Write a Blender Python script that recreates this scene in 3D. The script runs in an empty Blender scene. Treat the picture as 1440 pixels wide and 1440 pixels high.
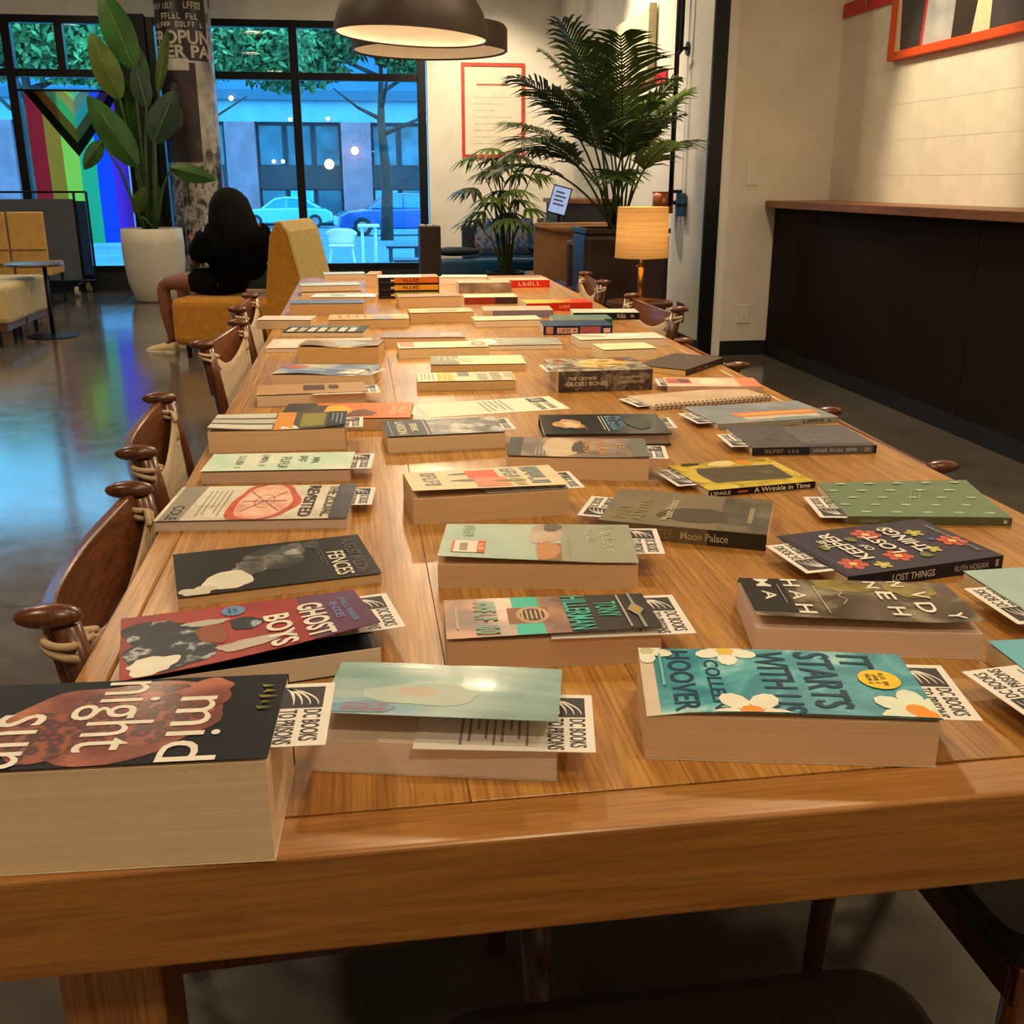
import bpy, bmesh, math, random
from mathutils import Vector, Matrix
random.seed(7)
scene = bpy.context.scene
COL = scene.collection
# ------------------------------------------------------------------ camera
CAMZ = 1.16
F_PX = 1442.0
PITCH = math.atan(463 / F_PX)
YAW = math.atan(221 / math.hypot(F_PX, 463))
cam_d = bpy.data.cameras.new('camera'); cam = bpy.data.objects.new('camera', cam_d)
COL.objects.link(cam)
cam.location = (0, 0, CAMZ)
cam.rotation_euler = (math.pi / 2 - PITCH, 0, -YAW)
cam_d.sensor_width = 36.0; cam_d.lens = 36.0 * F_PX / 1440.0
cam_d.clip_start = 0.02; cam_d.clip_end = 300
scene.camera = cam
# ------------------------------------------------------------------ view + daylight
scene.view_settings.view_transform = 'Standard'
scene.view_settings.look = 'None'
scene.view_settings.gamma = 1.0
scene.view_settings.use_curve_mapping = False
scene.view_settings.exposure = 0.26
w = bpy.data.worlds.new('dusk_sky'); scene.world = w; w.use_nodes = True
bg = w.node_tree.nodes['Background']
bg.inputs[0].default_value = (0.14, 0.60, 1.0, 1); bg.inputs[1].default_value = 4.6
WARM = (1.0, 0.775, 0.49)

# ------------------------------------------------------------------ pixel helpers
_R = Vector((math.cos(YAW), -math.sin(YAW), 0)); _H = Vector((math.sin(YAW), math.cos(YAW), 0))
_F = _H * math.cos(PITCH) + Vector((0, 0, -math.sin(PITCH))); _U = _R.cross(_F)
_C = Vector((0, 0, CAMZ))
def ray(x, y): return _R * (x - 720) + _U * (720 - y) + _F * F_PX
def atZ(x, y, z): d = ray(x, y); return _C + d * ((z - CAMZ) / d.z)
def atY(x, y, Y): d = ray(x, y); return _C + d * (Y / d.y)
def atX(x, y, X): d = ray(x, y); return _C + d * (X / d.x)
def proj(P):
    q = Vector(P) - _C; f = q.dot(_F); return 720 + F_PX * q.dot(_R) / f, 720 - F_PX * q.dot(_U) / f

# ------------------------------------------------------------------ materials
def lin(c):
    return tuple((v / 255 / 12.92) if v / 255 <= 0.04045 else ((v / 255 + 0.055) / 1.055) ** 2.4 for v in c[:3]) + (1.0,)
MATS = {}
def nd(nt, t, **kw):
    n = nt.nodes.new(t)
    for k, v in kw.items(): setattr(n, k, v)
    return n
def base(name):
    m = bpy.data.materials.new(name); m.use_nodes = True
    nt = m.node_tree; b = nt.nodes['Principled BSDF']; MATS[name] = m
    return m, nt, b
def ramp(nt, fac, cols):
    r = nd(nt, 'ShaderNodeValToRGB'); e = r.color_ramp.elements
    while len(e) < len(cols): e.new(0.5)
    for i, (p, c) in enumerate(cols): e[i].position = p; e[i].color = lin(c)
    nt.links.new(fac, r.inputs[0]); return r.outputs[0]
def coords(nt, scale=(1, 1, 1), kind='Object', rot=(0, 0, 0)):
    t = nd(nt, 'ShaderNodeTexCoord'); mp = nd(nt, 'ShaderNodeMapping')
    mp.inputs['Scale'].default_value = scale; mp.inputs['Rotation'].default_value = rot
    nt.links.new(t.outputs[kind], mp.inputs[0]); return mp.outputs[0]
def noise(nt, vec, scale=5, detail=4, rough=.5, dist=0):
    n = nd(nt, 'ShaderNodeTexNoise'); n.inputs['Scale'].default_value = scale; n.inputs['Detail'].default_value = detail
    n.inputs['Roughness'].default_value = rough; n.inputs['Distortion'].default_value = dist
    nt.links.new(vec, n.inputs['Vector']); return n.outputs[0]
def bump(nt, b, fac, strength=.2, dist=.002):
    bp = nd(nt, 'ShaderNodeBump'); bp.inputs['Strength'].default_value = strength; bp.inputs['Distance'].default_value = dist
    nt.links.new(fac, bp.inputs['Height']); nt.links.new(bp.outputs[0], b.inputs['Normal'])
def M(name, col=(128, 128, 128), rough=.5, metal=0, var=.12, scale=14, bmp=0, coat=0, emit=None, estr=0, spec=.5, sheen=0):
    if name in MATS: return MATS[name]
    m, nt, b = base(name)
    v = coords(nt); n = noise(nt, v, scale, 5)
    d = tuple(max(0, c * (1 - var)) for c in col); l = tuple(min(255, c * (1 + var * .5)) for c in col)
    nt.links.new(ramp(nt, n, [(.3, d), (.7, l)]), b.inputs['Base Color'])
    b.inputs['Roughness'].default_value = rough; b.inputs['Metallic'].default_value = metal
    b.inputs['Coat Weight'].default_value = coat; b.inputs['Coat Roughness'].default_value = .12
    b.inputs['Specular IOR Level'].default_value = spec
    if sheen: b.inputs['Sheen Weight'].default_value = sheen
    if bmp: bump(nt, b, n, bmp, .003)
    if emit: b.inputs['Emission Color'].default_value = lin(emit); b.inputs['Emission Strength'].default_value = estr
    return m
def MN(name, cols, scale=8, detail=5, rough=.4, dist=0, coat=0, sc3=(1, 1, 1), vor=False):
    """blotchy printed picture: a ramp over noise (or voronoi)"""
    if name in MATS: return MATS[name]
    m, nt, b = base(name); v = coords(nt, sc3)
    if vor:
        t = nd(nt, 'ShaderNodeTexVoronoi'); t.inputs['Scale'].default_value = scale
        nt.links.new(v, t.inputs['Vector']); f = t.outputs['Distance']
    else: f = noise(nt, v, scale, detail, .55, dist)
    nt.links.new(ramp(nt, f, cols), b.inputs['Base Color'])
    b.inputs['Roughness'].default_value = rough; b.inputs['Coat Weight'].default_value = coat; b.inputs['Coat Roughness'].default_value = .15
    return m
def wood(name, c1, c2, axis='Y', rough=.35, scale=1.0, coat=.0, fine=.25):
    if name in MATS: return MATS[name]
    m, nt, b = base(name)
    s = {'X': (1.2, 16, 16), 'Y': (16, 1.2, 16), 'Z': (16, 16, 1.2)}[axis]
    v = coords(nt, tuple(k * scale for k in s))
    info = nd(nt, 'ShaderNodeObjectInfo')
    add = nd(nt, 'ShaderNodeVectorMath', operation='ADD'); mul = nd(nt, 'ShaderNodeMath', operation='MULTIPLY'); mul.inputs[1].default_value = 37
    nt.links.new(info.outputs['Random'], mul.inputs[0]); nt.links.new(v, add.inputs[0]); nt.links.new(mul.outputs[0], add.inputs[1])
    n1 = noise(nt, add.outputs[0], 1.9, 5, .6, .7)
    v2 = coords(nt, tuple(k * scale * 14 if k > 2 else k * scale * 4 for k in s)); n2 = noise(nt, v2, 1.4, 3, .6)
    mid = tuple((a + b_) / 2 for a, b_ in zip(c1, c2))
    a = ramp(nt, n1, [(.25, c1), (.42, mid), (.52, c2), (.6, mid), (.78, c2)])
    g = ramp(nt, n2, [(.38, tuple(c * .72 for c in c1)), (.55, (255, 255, 255))])
    mx = nd(nt, 'ShaderNodeMix', data_type='RGBA', blend_type='MULTIPLY'); mx.inputs[0].default_value = fine * 1.6
    nt.links.new(a, mx.inputs[6]); nt.links.new(g, mx.inputs[7])
    # plank to plank tone
    hv = nd(nt, 'ShaderNodeHueSaturation'); mr = nd(nt, 'ShaderNodeMapRange')
    mr.inputs[3].default_value = .93; mr.inputs[4].default_value = 1.07
    nt.links.new(info.outputs['Random'], mr.inputs[0]); nt.links.new(mr.outputs[0], hv.inputs['Value']); nt.links.new(mx.outputs[2], hv.inputs['Color'])
    nt.links.new(hv.outputs[0], b.inputs['Base Color'])
    b.inputs['Roughness'].default_value = rough; b.inputs['Coat Weight'].default_value = coat; b.inputs['Coat Roughness'].default_value = .2
    bump(nt, b, n2, .12, .001)
    return m
def pages(name, col):
    if name in MATS: return MATS[name]
    col = tuple(c + (250 - c) * .28 for c in col)
    m, nt, b = base(name)
    v = coords(nt, (1.5, 1.5, 1500)); n = noise(nt, v, 1, 3, .6)
    v2 = coords(nt, (.8, .8, 150)); n2 = noise(nt, v2, 1, 2)
    mx = nd(nt, 'ShaderNodeMath', operation='MULTIPLY_ADD'); mx.inputs[1].default_value = .5
    h = nd(nt, 'ShaderNodeMath', operation='MULTIPLY'); h.inputs[1].default_value = .5
    nt.links.new(n2, h.inputs[0]); nt.links.new(n, mx.inputs[0]); nt.links.new(h.outputs[0], mx.inputs[2])
    nt.links.new(ramp(nt, mx.outputs[0], [(.34, tuple(c * .945 for c in col)), (.6, col)]), b.inputs['Base Color'])
    b.inputs['Roughness'].default_value = .85; b.inputs['Specular IOR Level'].default_value = .2
    bump(nt, b, n, .25, .0006)
    return m

# ------------------------------------------------------------------ mesh helpers
class MB:
    def __init__(s): s.v = []; s.f = []; s.m = []
    def add(s, vs, fs, mi=0):
        o = len(s.v); s.v += [tuple(p) for p in vs]; s.f += [tuple(i + o for i in f) for f in fs]; s.m += [mi] * len(fs); return s
    def box(s, a, b, mi=0):
        x0, y0, z0 = a; x1, y1, z1 = b
        return s.add([(x0, y0, z0), (x1, y0, z0), (x1, y1, z0), (x0, y1, z0), (x0, y0, z1), (x1, y0, z1), (x1, y1, z1), (x0, y1, z1)],
                     [(3, 2, 1, 0), (4, 5, 6, 7), (0, 1, 5, 4), (1, 2, 6, 5), (2, 3, 7, 6), (3, 0, 4, 7)], mi)
    def tube(s, pts, r, n=8, mi=0, cap=True):
        pts = [Vector(p) for p in pts]; k = len(pts); rs = r if isinstance(r, (list, tuple)) else [r] * k
        prev = None; vs = []
        for i, p in enumerate(pts):
            d = (pts[min(i + 1, k - 1)] - pts[max(i - 1, 0)]).normalized()
            if prev is None:
                a = d.orthogonal().normalized()
            else:
                a = (prev - d * prev.dot(d)).normalized()
            prev = a; b = d.cross(a)
            for j in range(n):
                t = 2 * math.pi * j / n; vs.append(p + (a * math.cos(t) + b * math.sin(t)) * rs[i])
        fs = []
        for i in range(k - 1):
            for j in range(n):
                fs.append((i * n + j, i * n + (j + 1) % n, (i + 1) * n + (j + 1) % n, (i + 1) * n + j))
        if cap: fs += [tuple(range(n - 1, -1, -1)), tuple((k - 1) * n + j for j in range(n))]
        return s.add(vs, fs, mi)
    def bar(s, a, b, w, h, mi=0, up=(0, 0, 1)):
        a = Vector(a); b = Vector(b); d = (b - a).normalized(); sd = d.cross(Vector(up))
        sd = sd.normalized() if sd.length > 1e-5 else d.orthogonal().normalized(); u = sd.cross(d)
        vs = []
        for p in (a, b):
            for (i, j) in ((-1, -1), (1, -1), (1, 1), (-1, 1)): vs.append(p + sd * i * w / 2 + u * j * h / 2)
        return s.add(vs, [(3, 2, 1, 0), (4, 5, 6, 7), (0, 1, 5, 4), (1, 2, 6, 5), (2, 3, 7, 6), (3, 0, 4, 7)], mi)
    def lathe(s, prof, c=(0, 0, 0), n=32, mi=0, sx=1, sy=1):
        vs = []; k = len(prof)
        for (r, z) in prof:
            for j in range(n):
                t = 2 * math.pi * j / n; vs.append((c[0] + r * math.cos(t) * sx, c[1] + r * math.sin(t) * sy, c[2] + z))
        fs = [(i * n + j, i * n + (j + 1) % n, (i + 1) * n + (j + 1) % n, (i + 1) * n + j) for i in range(k - 1) for j in range(n)]
        return s.add(vs, fs, mi)
    def prism(s, poly, d, mi=0):
        """poly: 3D points in order, d: extrusion vector"""
        n = len(poly); d = Vector(d); vs = [Vector(p) for p in poly] + [Vector(p) + d for p in poly]
        fs = [tuple(range(n - 1, -1, -1)), tuple(range(n, 2 * n))] + [(i, (i + 1) % n, n + (i + 1) % n, n + i) for i in range(n)]
        return s.add(vs, fs, mi)
    def grid(s, fn, nu, nv, mi=0):
        vs = [fn(i / nu, j / nv) for j in range(nv + 1) for i in range(nu + 1)]
        w_ = nu + 1
        return s.add(vs, [(j * w_ + i, j * w_ + i + 1, (j + 1) * w_ + i + 1, (j + 1) * w_ + i) for j in range(nv) for i in range(nu)], mi)
    def ball(s, c, r, n=12, mi=0):
        r = r if isinstance(r, (tuple, list)) else (r, r, r); vs = []; k = n // 2
        for i in range(k + 1):
            p = math.pi * i / k
            for j in range(n):
                t = 2 * math.pi * j / n
                vs.append((c[0] + r[0] * math.sin(p) * math.cos(t), c[1] + r[1] * math.sin(p) * math.sin(t), c[2] + r[2] * math.cos(p)))
        return s.add(vs, [(i * n + j, (i + 1) * n + j, (i + 1) * n + (j + 1) % n, i * n + (j + 1) % n) for i in range(k) for j in range(n)], mi)
    def mesh(s, name, mats, smooth=False):
        me = bpy.data.meshes.new(name); me.from_pydata(s.v, [], s.f)
        for m in (mats if isinstance(mats, (list, tuple)) else [mats]): me.materials.append(m)
        me.polygons.foreach_set('material_index', s.m)
        if smooth: me.polygons.foreach_set('use_smooth', [True] * len(me.polygons))
        me.update(); return me
    def build(s, name, mats, parent=None, smooth=False, bevel=0, solid=0, sub=0, fix=False):
        o = bpy.data.objects.new(name, s.mesh(name, mats, smooth)); COL.objects.link(o)
        if fix:
            bm = bmesh.new(); bm.from_mesh(o.data); bmesh.ops.recalc_face_normals(bm, faces=bm.faces[:]); bm.to_mesh(o.data); bm.free()
        if solid: q = o.modifiers.new('solid', 'SOLIDIFY'); q.thickness = solid; q.offset = 0
        if bevel:
            q = o.modifiers.new('bevel', 'BEVEL'); q.width = bevel; q.segments = 3; q.limit_method = 'ANGLE'; q.harden_normals = False
        if sub: q = o.modifiers.new('sub', 'SUBSURF'); q.levels = sub; q.render_levels = sub
        if parent: o.parent = parent
        return o
def tag(o, label=None, cat=None, group=None, kind=None):
    if label: o['label'] = label
    if cat: o['category'] = cat
    if group: o['group'] = group
    if kind: o['kind'] = kind
    return o
def thing(name, label, cat, loc=(0, 0, 0), rz=0, group=None):
    o = bpy.data.objects.new(name, None); COL.objects.link(o); o.empty_display_size = .1
    o.location = loc; o.rotation_euler = (0, 0, rz); return tag(o, label, cat, group)
def struct(name, mb, m, parent=None, **kw): return tag(mb.build(name, m, parent, **kw), kind='structure')
def copy_tree(o, parent=None):
    c = o.copy(); COL.objects.link(c); c.parent = parent
    for ch in list(o.children): copy_tree(ch, c)
    return c
_txt = {}
def text_mesh(s, bold=.012):
    """unit text: verts, faces and extents of a word in the built-in font"""
    if (s, bold) in _txt: return _txt[s, bold]
    cu = bpy.data.curves.new('t', 'FONT'); cu.body = s; cu.resolution_u = 3; cu.offset = bold; cu.align_x = 'LEFT'
    ob = bpy.data.objects.new('t', cu); me = ob.to_mesh()
    vs = [tuple(v.co) for v in me.vertices]; fs = [tuple(p.vertices) for p in me.polygons]
    ob.to_mesh_clear(); bpy.data.objects.remove(ob); bpy.data.curves.remove(cu)
    xs = [v[0] for v in vs]; ys = [v[1] for v in vs]
    _txt[s, bold] = (vs, fs, min(xs), max(xs), min(ys), max(ys)); return _txt[s, bold]
def put_text(mb, s, fn, u0, v0, u1, v1, mi=0, bold=.012):
    """fit word s into the box (u0,v0)-(u1,v1) and map each vertex by fn(u,v)->point"""
    vs, fs, x0, x1, y0, y1 = text_mesh(s, bold)
    mb.add([fn(u0 + (v[0] - x0) / (x1 - x0) * (u1 - u0), v0 + (v[1] - y0) / (y1 - y0) * (v1 - v0)) for v in vs], fs, mi)
def glyphs(mb, fn, x0, y0, x1, y1, n, mi):
    """small print too blurred to read in the photograph: rows of letter-like strokes"""
    r = random.Random(int(abs(x0 * 991 + y0 * 773 + n * 31) * 10)); w_ = (x1 - x0) / n; h_ = y1 - y0
    def q(a, b_, c, d): mb.add([fn(a, b_), fn(c, b_), fn(c, d), fn(a, d)], [(0, 1, 2, 3)], mi)
    for i in range(n):
        if n > 5 and i % 6 == 5: continue
        a = x0 + i * w_ + w_ * .1; e = a + w_ * .74; k = r.randrange(5); t = w_ * .24
        q(a, y0, a + t, y1)
        if k in (0, 2): q(a + t, y1 - h_ * .2, e, y1)
        if k in (0, 1, 3): q(a + t, y0 + h_ * .4, e - t * .2, y0 + h_ * .58)
        if k in (2, 3, 4): q(a + t, y0, e, y0 + h_ * .2)
        if k in (1, 2): q(e - t, y0 + h_ * .2, e, y1)
# ================================================================== ROOM SHELL
YW = 12.3; XL = -7.0; XS = 2.34; XR = 3.2; YR = 6.95; YB = -2.6; ZC = 3.5
wallm = M('painted_wall', (230, 220, 206), .75, var=.05, scale=3, bmp=.04)
wallfar = M('white_wall_far', (238, 236, 230), .7, var=.04, scale=3)
black = M('black_steel', (14, 14, 17), .4, .3, var=.2)
dkwood = wood('dark_stained_panel', (24, 14, 10), (34, 21, 15), 'Z', .75, 1.2)
dkwood.node_tree.nodes['Principled BSDF'].inputs['Specular IOR Level'].default_value = .15
# polished concrete
def concrete():
    m, nt, b = base('polished_concrete'); v = coords(nt); n = noise(nt, v, .9, 8, .6, .4); n2 = noise(nt, v, 9, 6, .6)
    mx = nd(nt, 'ShaderNodeMath', operation='MULTIPLY_ADD'); mx.inputs[1].default_value = .35
    h = nd(nt, 'ShaderNodeMath', operation='MULTIPLY'); h.inputs[1].default_value = .65
    nt.links.new(n, h.inputs[0]); nt.links.new(n2, mx.inputs[0]); nt.links.new(h.outputs[0], mx.inputs[2])
    nt.links.new(ramp(nt, mx.outputs[0], [(.32, (74, 68, 62)), (.52, (98, 91, 84)), (.7, (122, 114, 105))]), b.inputs['Base Color'])
    rr = nd(nt, 'ShaderNodeMapRange'); rr.inputs[3].default_value = .07; rr.inputs[4].default_value = .2
    nt.links.new(n2, rr.inputs[0]); nt.links.new(rr.outputs[0], b.inputs['Roughness'])
    b.inputs['Specular IOR Level'].default_value = .75
    return m
floor = struct('floor', MB().box((XL, YB, -.1), (XR, YW, 0)), concrete())
jm = M('floor_joint_grey', (48, 45, 42), .6)
for k, (a, b_) in enumerate([((XL, 2.9, 0), (XR, 2.906, .0006)), ((XL, 8.2, 0), (XR, 8.206, .0006)), ((-2.35, YB, 0), (-2.344, YW, .0006)), ((1.25, YB, 0), (1.256, YW, .0006))]):
    MB().box(a, b_).build('floor_joint', jm, floor)
struct('ceiling', MB().box((XL, YB, ZC), (XR + .2, YW + .2, ZC + .1)), M('ceiling_grey', (190, 184, 174), .9))
struct('wall_left', MB().box((XL - .15, YB, 0), (XL, YW, ZC)), wallm)
struct('wall_back', MB().box((XL - .15, YB - .15, 0), (XR + .2, YB, ZC)), wallm)
# far wall: the window opening leaves the header, the sill kerb and the white part on the right
xw = atY(600, 100, YW).x
zt = atY(410, 28, YW).z
struct('wall_far', MB().box((xw, YW, 0), (XS + .2, YW + .2, ZC)), wallfar)
struct('wall_header', MB().box((XL, YW, zt), (xw, YW + .2, ZC)), wallfar)
struct('wall_kerb', MB().box((XL, YW - .02, 0), (xw, YW + .18, .2)), M('dark_kerb', (34, 36, 42), .5))
# side wall beyond the corner, its return and the black corner guard
ws = struct('wall_side', MB().box((XS, YR, 0), (XS + .15, YW, ZC)), wallfar)
wr = struct('wall_return', MB().box((XS + .15, YR, 0), (XR + .2, YR + .15, ZC)), wallm)
xg0 = atY(1000, 0, YR).x; 
struct('trim_1', MB().box((XS - .012, YR - .012, 0), (XS + .085, YR + .0, ZC)), black)
struct('trim_2', MB().box((XS - .012, YR, 0), (XS - .0, YR + .02, ZC)), black)
# block wall on the right: real blocks with recessed joints
wR = struct('wall_right', MB().box((XR + .004, YB, 0), (XR + .2, YR, ZC)), M('mortar_paint', (226, 220, 204), .8))
blkm = M('painted_block', (232, 226, 210), .6, var=.03, scale=9, bmp=.08)
bl_me = None
BH, BL = .2, .4
for r in range(5, 15):
    for c in range(0, 13):
        y1 = YR - c * BL - (BL / 2 if r % 2 else 0) + .0
        y0 = y1 - BL
        if c == 0 and r % 2:
            MB().box((XR + .002, YR - BL / 2 + .0002, r * BH + .0008), (XR + .006, YR - .0002, (r + 1) * BH - .0008)).build('block', blkm, wR)
        if bl_me is None:
            bl_me = MB().box((.002, .0002, .0008), (.006, BL - .0002, BH - .0008)).mesh('block', blkm)
        o = bpy.data.objects.new('block', bl_me); COL.objects.link(o); o.location = (XR, y0, r * BH); o.parent = wR
baseb = M('black_base', (20, 19, 20), .5)
struct('baseboard_return', MB().box((XS + .15, YR - .015, 0), (XR, YR, .1)), baseb)
struct('baseboard_far', MB().box((xw, YW - .015, 0), (XS, YW, .1)), baseb)
struct('baseboard_side', MB().box((XS - .012, YR + .02, 0), (XS, YW, .1)), baseb)

# ------------------------------------------------------------------ windows
zb = .2
glass_m = bpy.data.materials.new('window_glass'); glass_m.use_nodes = True
nt = glass_m.node_tree; nt.nodes.clear()
go = nd(nt, 'ShaderNodeOutputMaterial'); gm = nd(nt, 'ShaderNodeMixShader'); gt = nd(nt, 'ShaderNodeBsdfTransparent'); gg = nd(nt, 'ShaderNodeBsdfGlossy')
gt.inputs[0].default_value = (.93, .98, 1, 1); gg.inputs['Roughness'].default_value = .01
fr = nd(nt, 'ShaderNodeFresnel'); fr.inputs[0].default_value = 1.45
nt.links.new(fr.outputs[0], gm.inputs[0]); nt.links.new(gt.outputs[0], gm.inputs[1]); nt.links.new(gg.outputs[0], gm.inputs[2]); nt.links.new(gm.outputs[0], go.inputs[0])
ztr = atY(410, 107, YW).z
def window(n, xs, extra_top=()):
    """xs: centres of the uprights from left to right"""
    t = bpy.data.objects.new('window_%d' % n, None); COL.objects.link(t); tag(t, kind='structure')
    t.location = (0, YW, 0)
    for x in xs: MB().box((x - .045, 0, zb), (x + .045, .12, zt)).build('mullion', black, t, bevel=.004)
    for x in extra_top: MB().box((x - .04, 0.01, ztr), (x + .04, .11, zt)).build('mullion', black, t)
    for z in (zb + .035, ztr, zt - .035):
        MB().box((xs[0], 0.012, z - .038), (xs[-1], .108, z + .038)).build('transom', black, t)
    for a, b_ in zip(xs[:-1], xs[1:]):
        MB().box((a + .045, .055, zb + .073), (b_ - .045, .063, ztr - .038)).build('pane', glass_m, t)
        cuts = [a] + [x for x in extra_top if a < x < b_] + [b_]
        for c, d in zip(cuts[:-1], cuts[1:]):
            MB().box((c + .045, .055, ztr + .038), (d - .045, .063, zt - .073)).build('pane', glass_m, t)
    return t
xa = [atY(p, 200, YW).x for p in (597, 420, 225)]
window(1, [xa[2], xa[1], xa[0] - .02])
xb = [atY(p, 200, YW).x for p in (185, 28)]
window(2, [XL + .05, -5.2, xb[1], xb[0]], extra_top=[atY(83, 60, YW).x])
struct('wall_pier', MB().box((xb[0] + .04, YW - .05, 0), (xa[2] - .04, YW + .2, zt + .02)), M('black_pier', (12, 12, 14), .6))

# ------------------------------------------------------------------ bar counter on the right
XC = 2.82
ct = thing('bar_counter', 'long dark panelled wall counter with a brown wooden top along the block wall', 'counter', (XC, 0, 0))
for k in range(7):
    y1 = YR - .02 - k * 1.22
    MB().box((0, y1 - 1.216, .0), (.03, y1, 1.0)).build('panel', dkwood, ct, bevel=.002)
MB().box((.03, YR - 8.5, .02), (XR - XC - .002, YR - .03, .99)).build('body', M('counter_inside', (30, 22, 20), .7), ct)
ctop = wood('counter_top_wood', (120, 74, 40), (150, 96, 54), 'Y', .4)
MB().box((-.07, YR - 8.55, 1.0), (XR - XC - .002, YR - .006, 1.045)).build('counter_top', ctop, ct, bevel=.004)
MB().box((-.01, YR - 8.5, 0), (.0, YR - .03, .09)).build('kick_board', baseb, ct)

# ------------------------------------------------------------------ lamps of the room, plus added ceiling fill
shade_in = M('lamp_enamel_white', (240, 232, 218), .45, var=.02)
shade_out = M('lamp_bronze_shell', (58, 42, 34), .55, .1, var=.1)
bulb_m = M('lamp_bulb', (255, 240, 215), .4, emit=(255, 226, 176), estr=3.5)
def lamp_light(parent, loc, watts, kind='POINT', size=.05, rot=None, angle=None, blend=.6, color=WARM):
    d = bpy.data.lights.new('lamp_light', kind); d.energy = watts; d.color = color
    if kind == 'SPOT': d.spot_size = angle; d.spot_blend = blend
    if kind != 'AREA': d.shadow_soft_size = size
    o = bpy.data.objects.new('lamp_light', d); COL.objects.link(o); o.location = loc; o.parent = parent
    if rot is not None: o.rotation_euler = rot
    return o
def pendant(loc, R, label, drum=False, watts=30, tilt=0):
    t = thing('pendant_lamp', label, 'lamp', loc, group='pendant lamps over the long table'); t.rotation_euler = (0, tilt, 0)
    if drum:
        out = [(R, 0), (R, .085), (R * .97, .1), (.05, .16), (.0, .16)]; inn = [(R * .965, .004), (R * .95, .06), (.05, .125), (0, .125)]
        H = .16
    else:
        H = R * .82
        out = [(R * math.cos(a), H * math.sin(a)) for a in [i * math.pi / 2 / 12 for i in range(13)]]
        inn = [(R * .965 * math.cos(a), H * .95 * math.sin(a) + .002) for a in [i * math.pi / 2 / 12 for i in range(13)]]
    MB().lathe(out, n=56).build('shade', shade_out, t, smooth=True)
    MB().lathe(inn, n=56).build('shade_lining', shade_in, t, smooth=True, fix=True)
    MB().lathe([(R * .963, .004), (R * .985, -.003), (R, 0)], n=56).build('rim', M('lamp_rim', (74, 56, 46), .4), t, smooth=True)
    MB().tube([(0, 0, H - .02), (0, 0, H + .06)], [.05, .025], 16).build('cap', shade_out, t)
    MB().tube([(0, 0, H + .05), (0, 0, ZC - loc[2])], .005, 6).build('cord', black, t)
    MB().tube([(0, 0, ZC - loc[2] - .03), (0, 0, ZC - loc[2])], .06, 16).build('canopy', shade_out, t)
    b = H * .55 if not drum else .075
    MB().ball((0, 0, b), .035, 12).build('bulb', bulb_m, t, smooth=True)
    lamp_light(t, (0, 0, b - .04), 1.1 if not drum else .8, 'POINT', .04)
    lamp_light(t, (0, 0, b - .05), watts * 2.3, 'SPOT', .06, (0, 0, 0), math.radians(158), .35)
    return t
pendant((.222, 4.0, 1.655), .274, 'dark bronze dome pendant lamp, the nearer and deeper of the two in view', watts=10, tilt=math.radians(3))
pendant((.345, 4.82, 1.70), .335, 'shallow dark drum pendant lamp with a wide pale underside, behind the dome pendant', True, watts=8)
pendant((.15, 2.25, 1.78), .274, 'dark bronze dome pendant lamp hanging over the near half of the table, above the view', watts=8)
def spot(loc, target, watts, deg, label, size=.04, blend=.7):
    t = thing('track_spotlight', label, 'lamp', loc, group='ceiling track spotlights')
    d = (Vector(target) - Vector(loc)).normalized(); q = d.to_track_quat('-Z', 'Y')
    can = MB().tube([(0, 0, .16), (0, 0, .02)], .045, 16).build('can', black, t); can.rotation_euler = q.to_euler()
    st = MB().tube([(0, 0, .05), (0, 0, ZC - loc[2])], .012, 8).build('stem', black, t)
    lamp_light(t, d * .0, watts, 'SPOT', size, q.to_euler(), math.radians(deg), blend)
spot((1.75, 5.45, 3.2), (3.2, 5.5, 1.55), 210, 40, 'black track spotlight aimed at the orange framed picture')
spot((1.2, 10.6, 3.2), (1.55, 12.3, 1.6), 160, 70, 'black track spotlight aimed at the far white wall')
spot((1.0, 8.9, 3.2), (2.34, 8.6, 1.9), 170, 70, 'black track spotlight aimed at the side wall above the palm')
spot((.6, .6, 3.3), (.55, 1.5, .75), 44, 80, 'black track spotlight over the near end of the table', .08, .9)
spot((.5, 2.6, 3.3), (.3, 3.2, .75), 55, 80, 'black track spotlight over the middle of the table', .08, .9)
spot((-2.6, 6.5, 3.3), (-2.6, 8.0, .3), 60, 80, 'black track spotlight over the cream bench', .08, .9)
spot((-.9, 5.4, 3.3), (-.9, 7.0, .3), 16, 70, 'black track spotlight over the mustard lounge chair', .08, .9)
spot((2.0, 1.2, 3.3), (2.9, 5.2, .9), 45, 90, 'black track spotlight over the aisle beside the counter', .08, .9)
spot((1.5, 6.2, 3.3), (1.5, 6.9, 1.2), 95, 60, 'black track spotlight over the palm corner', .08, .9)

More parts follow.
